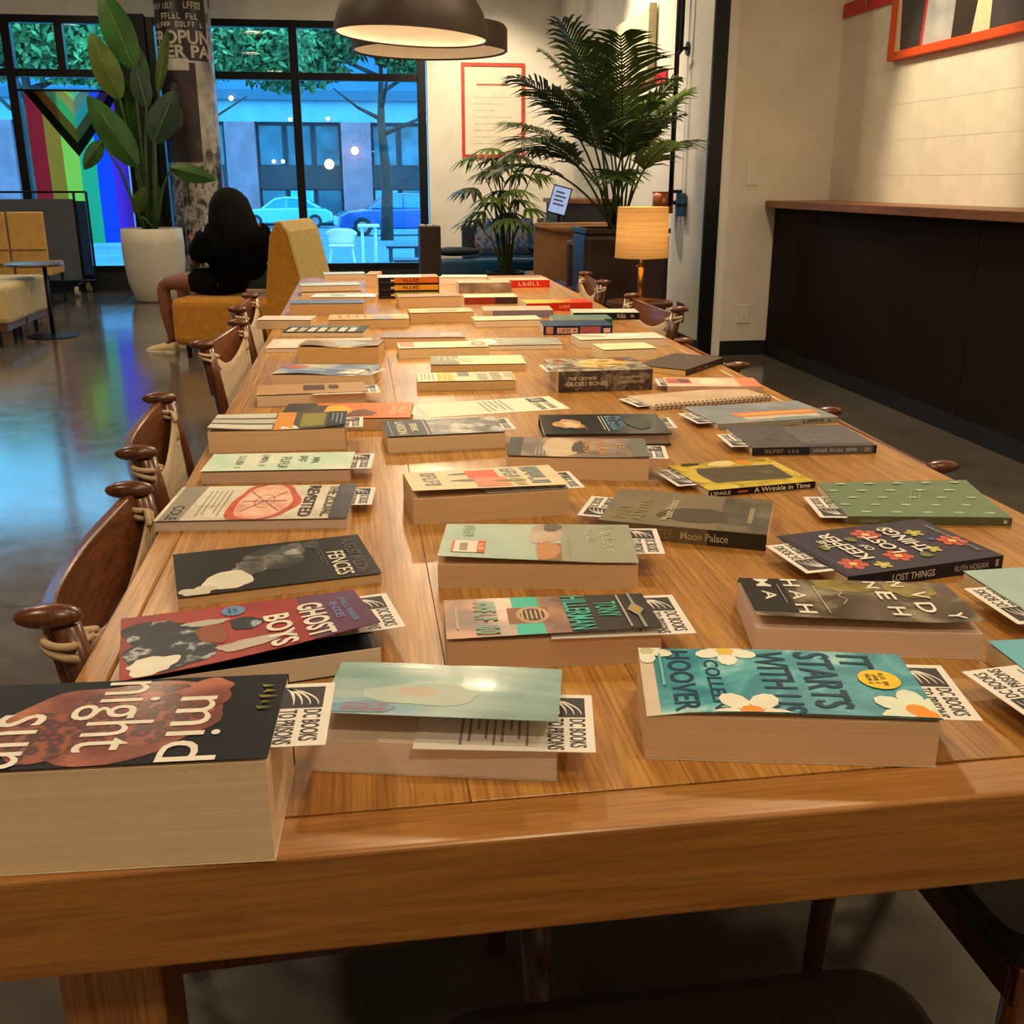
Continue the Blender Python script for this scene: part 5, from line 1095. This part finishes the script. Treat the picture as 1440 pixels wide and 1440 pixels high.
MB().tube([(.0, 0, 0), (.04, 0, 0)], .014, 8).build('bracket', black, t)
# ------------------------------------------------------------------ table lamp on its little table
LPx = atY(903, 330, 6.1).x
t = thing('lamp_table', 'small dark side table under the brass table lamp', 'table', (LPx, 6.1, 0))
MB().tube([(0, 0, .455), (0, 0, .48)], .2, 32).build('table_top', wood('lamp_table_top', (70, 42, 28), (100, 62, 40), 'X'), t)
MB().tube([(0, 0, .01), (0, 0, .456)], .02, 12).build('pole', black, t); MB().tube([(0, 0, 0), (0, 0, .012)], .15, 28).build('base', black, t)
t = thing('table_lamp', 'brass table lamp with a straw coloured drum shade', 'lamp', (LPx, 6.1, .4805))
brass = M('brass', (196, 136, 50), .3, .9, var=.06)
MB().lathe([(0, 0), (.075, 0), (.075, .012), (.02, .02), (0, .02)], n=28).build('base', brass, t)
MB().tube([(0, 0, .015), (0, 0, .2)], .017, 14).build('stem', brass, t, smooth=True); MB().tube([(0, 0, .2), (0, 0, .23), (0, 0, .30)], [.017, .008, .008], 10).build('neck', brass, t, smooth=True)
MB().bar((0, 0, .215), (-.03, 0, .205), .006, .006).build('switch', brass, t)
m, nt, b = base('shade_straw'); v = coords(nt, (1, 1, 60)); n_ = noise(nt, v, 3, 3)
nt.links.new(ramp(nt, n_, [(.35, (196, 152, 92)), (.65, (222, 182, 120))]), b.inputs['Base Color']); b.inputs['Roughness'].default_value = .9
tr = nd(nt, 'ShaderNodeBsdfTranslucent'); tr.inputs[0].default_value = lin((230, 180, 110)); mx_ = nd(nt, 'ShaderNodeMixShader'); mx_.inputs[0].default_value = .14
nt.links.new(b.outputs[0], mx_.inputs[1]); nt.links.new(tr.outputs[0], mx_.inputs[2]); nt.links.new(mx_.outputs[0], nt.nodes['Material Output'].inputs[0])
MB().lathe([(.158, .255), (.148, .545)], n=44).build('shade', m, t, smooth=True)
MB().lathe([(.159, .253), (.159, .258)], n=44).build('shade_trim', brass, t, smooth=True, solid=.002); MB().tube([(0, 0, .3), (0, 0, .33)], .012, 10).build('socket', black, t)
MB().ball((0, 0, .37), .032, 12).build('bulb', bulb_m, t, smooth=True)
lamp_light(t, (0, 0, .40), 5, 'POINT', .04)
# ================================================================== PLANTS
leafd = M('palm_leaf', (58, 82, 34), .45, var=.35, scale=6); leafy = M('palm_leaf_light', (104, 130, 44), .5, var=.3, scale=6); stemg = M('palm_stem', (56, 70, 34), .6, var=.2)
soil = M('soil', (44, 34, 26), .95, var=.3, scale=40)
def leaf_blade(mb, p, d, side_up, ln, w_, droop, n=3, mi=0):
    d = d.normalized(); sd = d.cross(side_up); sd = sd.normalized() if sd.length > 1e-4 else d.orthogonal().normalized()
    vs = []
    for i in range(n + 1):
        q = i / n; c = p + d * ln * q + Vector((0, 0, -droop * q * q)); ww = w_ * (math.sin(math.pi * min(1, .12 + .88 * q)) ** .7) if i < n else 0
        if i < n: vs += [c - sd * ww / 2, c + sd * ww / 2]
        else: vs += [c]
    fs = [(2 * i, 2 * i + 1, 2 * i + 3, 2 * i + 2) for i in range(n - 1)] + [(2 * (n - 1), 2 * (n - 1) + 1, 2 * n)]
    mb.add(vs, fs, mi)
def frond(t, base_p, az, el, ln, arch, rnd, light=False, stem=.35):
    """one feather frond: arching rib with two rows of narrow leaflets"""
    mb = MB(); P = Vector(base_p); pts = [P.copy()]; n = 18; e = math.radians(el); a = math.radians(az)
    dirs = []
    for i in range(n):
        d = Vector((math.cos(a) * math.cos(e), math.sin(a) * math.cos(e), math.sin(e))); dirs.append(d)
        P = P + d * ln / n; pts.append(P.copy()); e -= math.radians(arch) / n * (.3 + 1.4 * i / n)
    mb.tube(pts, [.009 * (1 - .8 * i / n) + .001 for i in range(n + 1)], 5, 0)
    k = 30
    for i in range(k):
        q = stem + (1 - stem) * i / (k - 1); f = q * n; i0 = min(n - 1, int(f)); p = pts[i0].lerp(pts[i0 + 1], f - i0); d = dirs[i0]
        sd = d.cross(Vector((0, 0, 1))).normalized(); up = sd.cross(d)
        l = ln * .36 * (math.sin(math.pi * (.16 + .8 * (i / (k - 1)))) ** .6) * (.9 + .2 * rnd.random())
        for s in (-1, 1):
            dd = (d * .75 + sd * s * .9 + up * .25).normalized()
            leaf_blade(mb, p, dd, up, l, .02, l * (.28 + .25 * rnd.random()), 3, 1)
    return mb.build('frond', [stemg, leafy if light else leafd], t, smooth=False)
# dark box planter with the big palm
px0, px1 = atY(823, 330, 6.72).x, 2.03
pl = thing('box_planter', 'tall dark bronze box planter under the big palm', 'planter', ((px0 + px1) / 2, 6.93, 0)); hw = (px1 - px0) / 2; zp = atY(850, 322, 6.72).z
pm = M('planter_bronze', (64, 50, 46), .4, .3, var=.1)
MB().box((-hw, -.21, 0), (hw, .21, zp - .03)).build('body', pm, pl, bevel=.035)
rm = MB()
for a, b_ in (((-hw, -.21, zp - .03), (hw, -.18, zp)), ((-hw, .18, zp - .03), (hw, .21, zp)), ((-hw, -.18, zp - .03), (-hw + .03, .18, zp)), ((hw - .03, -.18, zp - .03), (hw, .18, zp))): rm.box(a, b_)
rm.build('rim', pm, pl)
MB().box((-hw + .03, -.18, zp - .03), (hw - .03, .18, zp - .02)).build('soil', soil, pl)
rnd = random.Random(3)
pa = thing('palm_plant', 'large feathery palm growing from the dark box planter', 'plant', (1.72, 6.93, zp - .019))
for k, (az, el, ln, ar, lt) in enumerate([(178, 62, 1.25, 95, 0), (195, 74, 1.45, 60, 0), (160, 80, 1.5, 45, 0), (120, 84, 1.55, 35, 0), (230, 72, 1.4, 70, 0), (10, 82, 1.2, 50, 1), (-20, 80, 1.05, 60, 0), (185, 52, 1.2, 85, 0), (60, 80, 1.2, 50, 1), (270, 70, 1.25, 80, 0),
        (290, 68, 1.1, 85, 1), (90, 70, 1.3, 60, 0), (210, 60, 1.25, 75, 0), (150, 60, 1.35, 60, 0), (330, 82, 1.25, 45, 1), (255, 58, 1.0, 95, 0), (250, 84, 1.5, 40, 0), (200, 84, 1.6, 34, 0)]):
    frond(pa, (.05 * math.cos(k * 2.4), .05 * math.sin(k * 2.4), 0), az, el, ln * .82, ar, rnd, lt, .5)
# smaller fan palm
fp = thing('fan_palm', 'smaller fan palm with split leaves behind the tan armchair', 'plant', (1.38, 9.85, 0))
MB().lathe([(0, 0), (.15, 0), (.19, .36), (.17, .36), (.15, .33), (0, .33)], n=28).build('pot', M('pot_dark', (40, 34, 32), .5), fp, smooth=False)
for k in range(22):
    a = k * 2.4; r_ = .1 + .22 * rnd.random(); z = .8 + .036 * k * (.7 + .3 * rnd.random()); e = Vector((r_ * math.cos(a) - .05, r_ * math.sin(a), z))
    mb = MB(); mb.tube([(.04 * math.cos(a), .04 * math.sin(a), .33), (e.x * .4, e.y * .4, z * .75), e], [.009, .006, .004], 5, 0)
    out = Vector((math.cos(a), math.sin(a), .1))
    for q in range(9):
        th = (q - 4) * .32; sd = Vector((-math.sin(a), math.cos(a), 0)); d = out * math.cos(th) + sd * math.sin(th)
        leaf_blade(mb, e, d, Vector((0, 0, 1)), .27, .042, .12 + .05 * rnd.random(), 3, 1)
    mb.build('leaf', [stemg, leafy if k % 3 else leafd], fp)
# white planter with big paddle leaves
WP = atZ(221, 413, 0); 
wp = thing('white_planter', 'large rounded white planter on the floor by the window', 'planter', (atY(221, 400, 11.15).x, 11.15, 0))
MB().lathe([(0, 0), (.19, 0), (.218, .02), (.275, .19), (.3, .4), (.304, .57), (.298, .72), (.275, .725), (.27, .68), (0, .68)], n=44).build('pot', M('planter_white', (222, 216, 200), .5, var=.03), wp, smooth=True)
MB().lathe([(0, .681), (.269, .681)], n=30).build('soil', soil, wp)
padm = M('paddle_leaf', (46, 96, 30), .4, var=.25, scale=5); pady = M('paddle_leaf_olive', (84, 104, 34), .4, var=.25, scale=5); padg = M('paddle_leaf_grey', (60, 84, 66), .45, var=.2, scale=5)
sp_ = thing('paddle_plant', 'tall plant with broad paddle leaves in the white planter', 'plant', (atY(221, 400, 11.15).x, 11.15, .685))
for (b0, tip, w_, dy, mt) in [((188, 95), (142, -18), 46, .0, padm), ((168, 138), (128, 46), 40, -.12, pady), ((192, 232), (124, 134), 46, -.2, padm), ((143, 198), (118, 238), 24, -.28, padm), ((216, 200), (246, 128), 44, -.22, padg), ((205, 132), (188, 55), 26, .1, padm),
                              ((222, 130), (236, 40), 16, .12, pady), ((240, 236), (303, 252), 26, -.3, padm), ((183, 190), (172, 100), 34, .15, padm), ((206, 150), (190, 90), 30, .0, padg), ((190, 300), (205, 262), 22, -.1, pady), ((214, 300), (222, 260), 20, .05, padm)]:
    Y = 11.15 + dy; A = atY(b0[0], b0[1], Y) - sp_.location; B = atY(tip[0], tip[1], Y - .05) - sp_.location
    ax = (B - A); L_ = ax.length; ax.normalize(); sd = ax.cross(Vector((.25, -1, .15))).normalized(); nm = sd.cross(ax); hw_ = w_ * Y / 1500 / 2
    def bl(u, v):
        c = (u - .5) * 2; ww = hw_ * math.sin(math.pi * min(.99, .03 + .97 * v)) ** .62 * (1 - .25 * v)
        p = A + ax * L_ * v + sd * c * ww - nm * abs(c) * ww * .28 + nm * (-.12 * L_ * (v - .4) ** 2); return p
    mb = MB().grid(bl, 6, 14, 0); root_ = Vector((.05 * math.sin(b0[0]), .05 * math.cos(b0[1]), 0))
    mid = root_.lerp(A, .55) + Vector((0, 0, .12 * A.length))
    mb.tube([root_, mid * .6 + root_ * .4, mid, A, A + ax * L_ * .85], [.018, .015, .013, .011, .004], 7, 1)
    mb.build('leaf', [mt, M('paddle_stem', (70, 104, 40), .5, var=.2)], sp_, smooth=True)
# ================================================================== OUTSIDE
def gz(Y): return -max(0, Y - 13) * .0228 - .05
pv = MB().add([(-60, YW + .2, gz(12)), (60, YW + .2, gz(12)), (60, 18, gz(18)), (-60, 18, gz(18))], [(0, 1, 2, 3)])
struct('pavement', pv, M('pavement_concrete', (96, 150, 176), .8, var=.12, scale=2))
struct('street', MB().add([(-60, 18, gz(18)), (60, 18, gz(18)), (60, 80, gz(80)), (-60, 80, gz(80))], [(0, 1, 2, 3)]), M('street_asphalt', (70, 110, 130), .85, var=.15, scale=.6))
# ---- rainbow flag
F0 = atY(36, 128, 12.2); F1 = atY(192, 341, 12.2); FX0, FX1, FZ0, FZ1 = atY(50, 260, 12.2).x, atY(192, 341, 12.2).x, F1.z, F0.z
fl = thing('rainbow_flag', 'rainbow pride flag with chevrons hanging in the left window', 'flag', (FX0, 12.2, FZ0)); fw, fh = FX1 - FX0, FZ1 - FZ0
def cloth(name, c):
    m, nt, b = base(name); n_ = noise(nt, coords(nt), 5, 2); nt.links.new(ramp(nt, n_, [(.3, tuple(x * .9 for x in c)), (.7, c)]), b.inputs['Base Color']); b.inputs['Roughness'].default_value = .8
    tr = nd(nt, 'ShaderNodeBsdfTranslucent'); tr.inputs[0].default_value = lin(c); mx_ = nd(nt, 'ShaderNodeMixShader'); mx_.inputs[0].default_value = .8
    nt.links.new(b.outputs[0], mx_.inputs[1]); nt.links.new(tr.outputs[0], mx_.inputs[2]); nt.links.new(mx_.outputs[0], nt.nodes['Material Output'].inputs[0]); return m
def fwave(u, v): return .018 * math.sin(u * 9 + v * 2) + .01 * math.sin(v * 7 + u * 3)
for k, c in enumerate([(255, 44, 50), (255, 150, 50), (250, 255, 90), (80, 220, 150), (50, 96, 255), (160, 70, 235)]):
    MB().grid(lambda i, j: (fw * (k + i) / 6, fwave((k + i) / 6, j), fh * j), 4, 24).build('stripe', cloth('flag_%d' % k, c), fl, smooth=True)
for k, c in enumerate([(20, 22, 30), (150, 100, 80), (120, 210, 255), (255, 190, 215), (255, 255, 255)]):
    o0 = .09 * k; mb = MB()
    for s in (0, 1):
        def ch(i, j, s=s):
            u = i / 2 + s / 2; V = 1 - .42 * (1 - abs(2 * u - 1)) + o0; top = min(1, V + (.09 if k < 4 else .5)); V = min(1, V)
            v = V + (top - V) * j; return (fw * u, fwave(u, v) - .004 - .001 * k, fh * v)
        mb.grid(ch, 12, 2)
    mb.build('chevron', cloth('flag_chevron_%d' % k, c), fl, smooth=True)
MB().tube([(-.05, 0, fh + .01), (fw + .1, 0, fh + .01)], .012, 8).build('flag_pole', black, fl)
for x in (.05, fw - .05): MB().tube([(x, 0, fh + .01), (x, .11, fh + .01)], .009, 6).build('bracket', black, fl)
# ---- white outdoor stool and tables
whm = M('white_metal', (226, 228, 226), .4, var=.03)
Ps = atY(482, 374, 14.6); g0 = gz(14.6)
t = thing('outdoor_stool', 'white outdoor stool with a rounded back, seen through the window', 'stool', (Ps.x, 14.6, g0))
MB().grid(lambda u, v: ((u - .5) * .42 * (1 - .25 * (1 - v)), .05 * (2 * u - 1) ** 2 - .02, .46 + .2 * v - .06 * (2 * u - 1) ** 4 * (v > .5)), 12, 4).build('backrest', whm, t, smooth=True, solid=.025)
MB().box((-.17, -.3, .42), (.17, .04, .45)).build('seat', whm, t, bevel=.012)
for sx in (-1, 1):
    for (y0, y1) in ((-.26, -.32), (0, .06)): MB().tube([(sx * .13, y0, .43), (sx * .2, y1, 0)], .016, 8).build('leg', whm, t)
MB().tube([(-.17, -.29, .18), (.17, -.29, .18)], .01, 6).build('footrest', whm, t)
def outdoor_table(pxl, pxr, py, Y, lb, mat):
    A = atY(pxl, py, Y); B = atY(pxr, py, Y); g = gz(Y)
    t = thing('outdoor_table', lb, 'table', ((A.x + B.x) / 2, Y, g)); hw_ = (B.x - A.x) / 2; h = A.z - g
    MB().box((-hw_, -.25, h - .03), (hw_, .25, h)).build('table_top', mat, t, bevel=.004)
    for sx in (-1, 1):
        for y in (-.2, .2): MB().bar((sx * (hw_ - .06), y, 0), (sx * (hw_ - .06), y, h - .03), .03, .03).build('leg', mat, t)
outdoor_table(503, 533, 316, 15.4, 'white outdoor table beside the white stool', whm)
darkm = M('outdoor_dark', (30, 44, 70), .5)
outdoor_table(543, 592, 345, 14.9, 'dark outdoor bench table, the farther one at the right of the window', darkm)
outdoor_table(553, 600, 364, 14.0, 'dark low outdoor bench, the nearer one at the right of the window', darkm)
# ---- facade across the street
FY = 60; bt = thing('street_building', 'pale commercial building with pilasters and tall windows across the street', 'building', (0, FY, gz(FY)))
G = gz(FY)
def fxz(px, py): P = atY(px, py, FY); return P.x, P.z - G
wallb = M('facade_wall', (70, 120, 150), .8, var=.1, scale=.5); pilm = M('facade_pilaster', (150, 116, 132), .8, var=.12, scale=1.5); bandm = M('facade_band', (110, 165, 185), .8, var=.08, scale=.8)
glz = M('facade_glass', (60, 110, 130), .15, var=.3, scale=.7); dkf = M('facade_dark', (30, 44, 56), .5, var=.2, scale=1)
_, zc0 = fxz(450, 172); _, zc1 = fxz(450, 142); _, ztp = fxz(450, 60)
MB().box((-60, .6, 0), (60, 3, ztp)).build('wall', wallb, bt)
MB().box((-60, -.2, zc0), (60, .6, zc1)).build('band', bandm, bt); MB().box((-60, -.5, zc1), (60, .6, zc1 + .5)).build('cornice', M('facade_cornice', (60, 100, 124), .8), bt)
per = fxz(480, 200)[0] - fxz(317, 200)[0]
xp = fxz(317, 200)[0]; pw = fxz(360, 200)[0] - xp
for k in range(-8, 7):
    x0 = xp + k * per
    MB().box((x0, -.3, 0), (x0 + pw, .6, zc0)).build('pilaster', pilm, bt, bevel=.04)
    wv = per - pw
    for j in range(3):
        a = x0 + pw + wv * j / 3 + .08; b_ = x0 + pw + wv * (j + 1) / 3 - .08
        f = MB().box((a, .3, zc0 * .58), (b_, .4, zc0 - .1)).build('window', dkf, bt)
        MB().box((a + .08, .27, zc0 * .58 + .08), (b_ - .08, .29, zc0 - .18)).build('pane', glz, f)
        f = MB().box((a, .3, .1), (b_, .4, zc0 * .36)).build('window', dkf, bt)
        MB().box((a + .06, .27, .15), (b_ - .06, .29, zc0 * .36 - .06)).build('pane', M('facade_glass_low', (90, 190, 220), .2, var=.15, scale=.8) if (j + k) % 2 else glz, f)
    MB().box((x0 + pw, .2, zc0 * .36), (x0 + per, .6, zc0 * .58)).build('spandrel', dkf, bt)
lampm = M('street_glow', (255, 240, 200), .4, emit=(255, 220, 150), estr=5)
for i, (px, py, r_) in enumerate(((463, 231, .26), (385, 227, .1), (398, 227, .1), (325, 138, .12), (499, 212, .2), (408, 168, .1), (461, 167, .1))):
    P = atY(px, py, FY - .7); mb = MB().ball((0, 0, 0), r_, 12); t = thing('street_lamp', ['round glowing lamp', 'left lamp of a glowing pair', 'right lamp of a glowing pair', 'tiny glowing lamp high at the left', 'white oval lamp on a pilaster', 'small glowing lamp in the left upper window', 'small glowing lamp in the right upper window'][i] + ' on the building across the street', 'lamp', P, group='glowing lamps on the building across the street')
    mb.build('globe', lampm, t, smooth=True); MB().tube([(0, 0, 0), (0, .5, .0)], .04, 6).build('arm', dkf, t)
# ---- cars
def car(P, L_, ang, col, lb, cm):
    t = thing('parked_car', lb, 'car', P, ang, group='cars parked across the street')
    s = L_ / 4.5
    body = [(-2.25, .35), (-2.2, .7), (-1.9, .85), (-1.0, .93), (.9, .95), (1.9, .9), (2.2, .75), (2.25, .35), (1.8, .25), (-1.8, .25)]
    cab = [(-1.15, .92), (-.45, 1.4), (.1, 1.47), (.9, 1.42), (1.75, .93)]
    mb = MB().prism([(x * s, -.85 * s, z * s) for x, z in body], (0, 1.7 * s, 0)).build('body', cm, t, bevel=.06, fix=True)
    MB().prism([(x * s, -.72 * s, z * s) for x, z in cab], (0, 1.44 * s, 0)).build('cabin', cm, t, bevel=.06, fix=True)
    g_ = MB()
    for y in (-.735, .725):
        g_.prism([(x * s, y * s, z * s) for x, z in [(-.95, .97), (-.4, 1.34), (.05, 1.4), (.05, .97)]], (0, .01, 0)); g_.prism([(x * s, y * s, z * s) for x, z in [(.12, .97), (.12, 1.4), (.85, 1.36), (1.45, .97)]], (0, .01, 0))
    g_.build('window', M('car_glass', (60, 150, 170), .08), t, fix=True)
    for x in (-1.4, 1.4):
        for y in (-.86, .7):
            w_ = MB().tube([(x * s, y * s, .33 * s), (x * s, (y + .16) * s, .33 * s)], .33 * s, 20).build('wheel', M('tyre', (24, 26, 30), .7), t)
            MB().tube([(x * s, (y - .01) * s, .33 * s), (x * s, (y + .17) * s, .33 * s)], .19 * s, 14).build('hub', M('hub_silver', (150, 156, 164), .3, .8), w_)
    for x in (-2.22, 2.2): MB().box(((x - .03) * s, -.75 * s, .55 * s), ((x + .03) * s, .75 * s, .68 * s)).build('light_bar', M('car_light', (200, 196, 180), .2), t)
c1 = atY(403, 312, 54); car((c1.x, 54, gz(54)), 4.6, 0, 0, 'pale cyan parked car, the left of two across the street', M('car_cyan', (120, 200, 210), .15, .2, coat=1))
c2 = atY(560, 320, 38); car((c2.x, 38, gz(38)), 4.4, .12, 0, 'blue parked car at the right edge of the window', M('car_blue', (40, 84, 170), .15, .3, coat=1))
# ---- street trees
bark = M('bark', (70, 58, 56), .9, var=.3, scale=5); fol = [M('foliage_a', (74, 120, 70), .8, var=.4, scale=3), M('foliage_b', (120, 160, 96), .8, var=.3, scale=3)]
def tree(px, Y, top, crown, lb, seed, tr_=.16, n=2600):
    r = random.Random(seed); P = atY(px, 300, Y); g = gz(Y)
    t = thing('street_tree', lb, 'tree', (P.x, Y, g), group='street trees outside the window')
    h = atY(px, top, Y).z - g
    tk = MB(); tk.tube([(0, 0, 0), (.06, 0, h * .3), (-.05, .05, h * .6), (0, 0, h * .9)], [tr_, tr_ * .8, tr_ * .6, tr_ * .25], 9)
    for k in range(6):
        a = k * 2.4; z = h * (.55 + .07 * k); l = h * .35; tk.tube([(0, 0, z), (l * .5 * math.cos(a), l * .5 * math.sin(a), z + l * .2), (l * math.cos(a), l * math.sin(a), z + l * .5)], [tr_ * .35, tr_ * .22, tr_ * .08], 6)
    tk.build('trunk', bark, t, smooth=True)
    for half in (0, 1):
        mb = MB()
        for _ in range(n // 2):
            cx, cy, cz, rx, ry, rz = r.choice(crown); v = Vector((r.gauss(0, 1), r.gauss(0, 1), r.gauss(0, 1))).normalized() * (r.random() ** .4)
            p = Vector((cx + v.x * rx, cy + v.y * ry, h + cz + v.z * rz)); a = Vector((r.gauss(0, 1), r.gauss(0, 1), r.gauss(0, 1))).normalized(); b_ = a.orthogonal().normalized(); s = .05 + .06 * r.random()
            mb.add([p - a * s * 1.4, p + b_ * s * .7, p + a * s * 1.4, p - b_ * s * .7], [(0, 1, 2, 3)])
        tag(mb.build('foliage', fol[half], t), kind='stuff')
tree(543, 32, 60, [(-2.6, 0, -.2, 2.0, 1.2, 1.2), (-1, 0, .6, 2.2, 1.4, 1.1), (.8, 0, .1, 1.2, 1, 1.0)], 'street tree with a dark trunk at the right of the window', 5, .2, 12000)
tree(262, 29, 50, [(.8, 0, 0, 1.7, 1.2, 1.1), (2.2, 0, -.1, 1.4, 1, .9), (1.4, 0, .9, 1.6, 1, .8)], 'street tree behind the poster column', 8, .16, 9000)
tree(62, 27, 55, [(-1, 0, .2, 1.5, 1, 1.1), (.9, 0, .1, 1.4, 1, 1.1), (1.9, 0, -.4, .9, .8, .7)], 'street tree with a pinkish trunk above the rainbow flag', 9, .26, 9000)
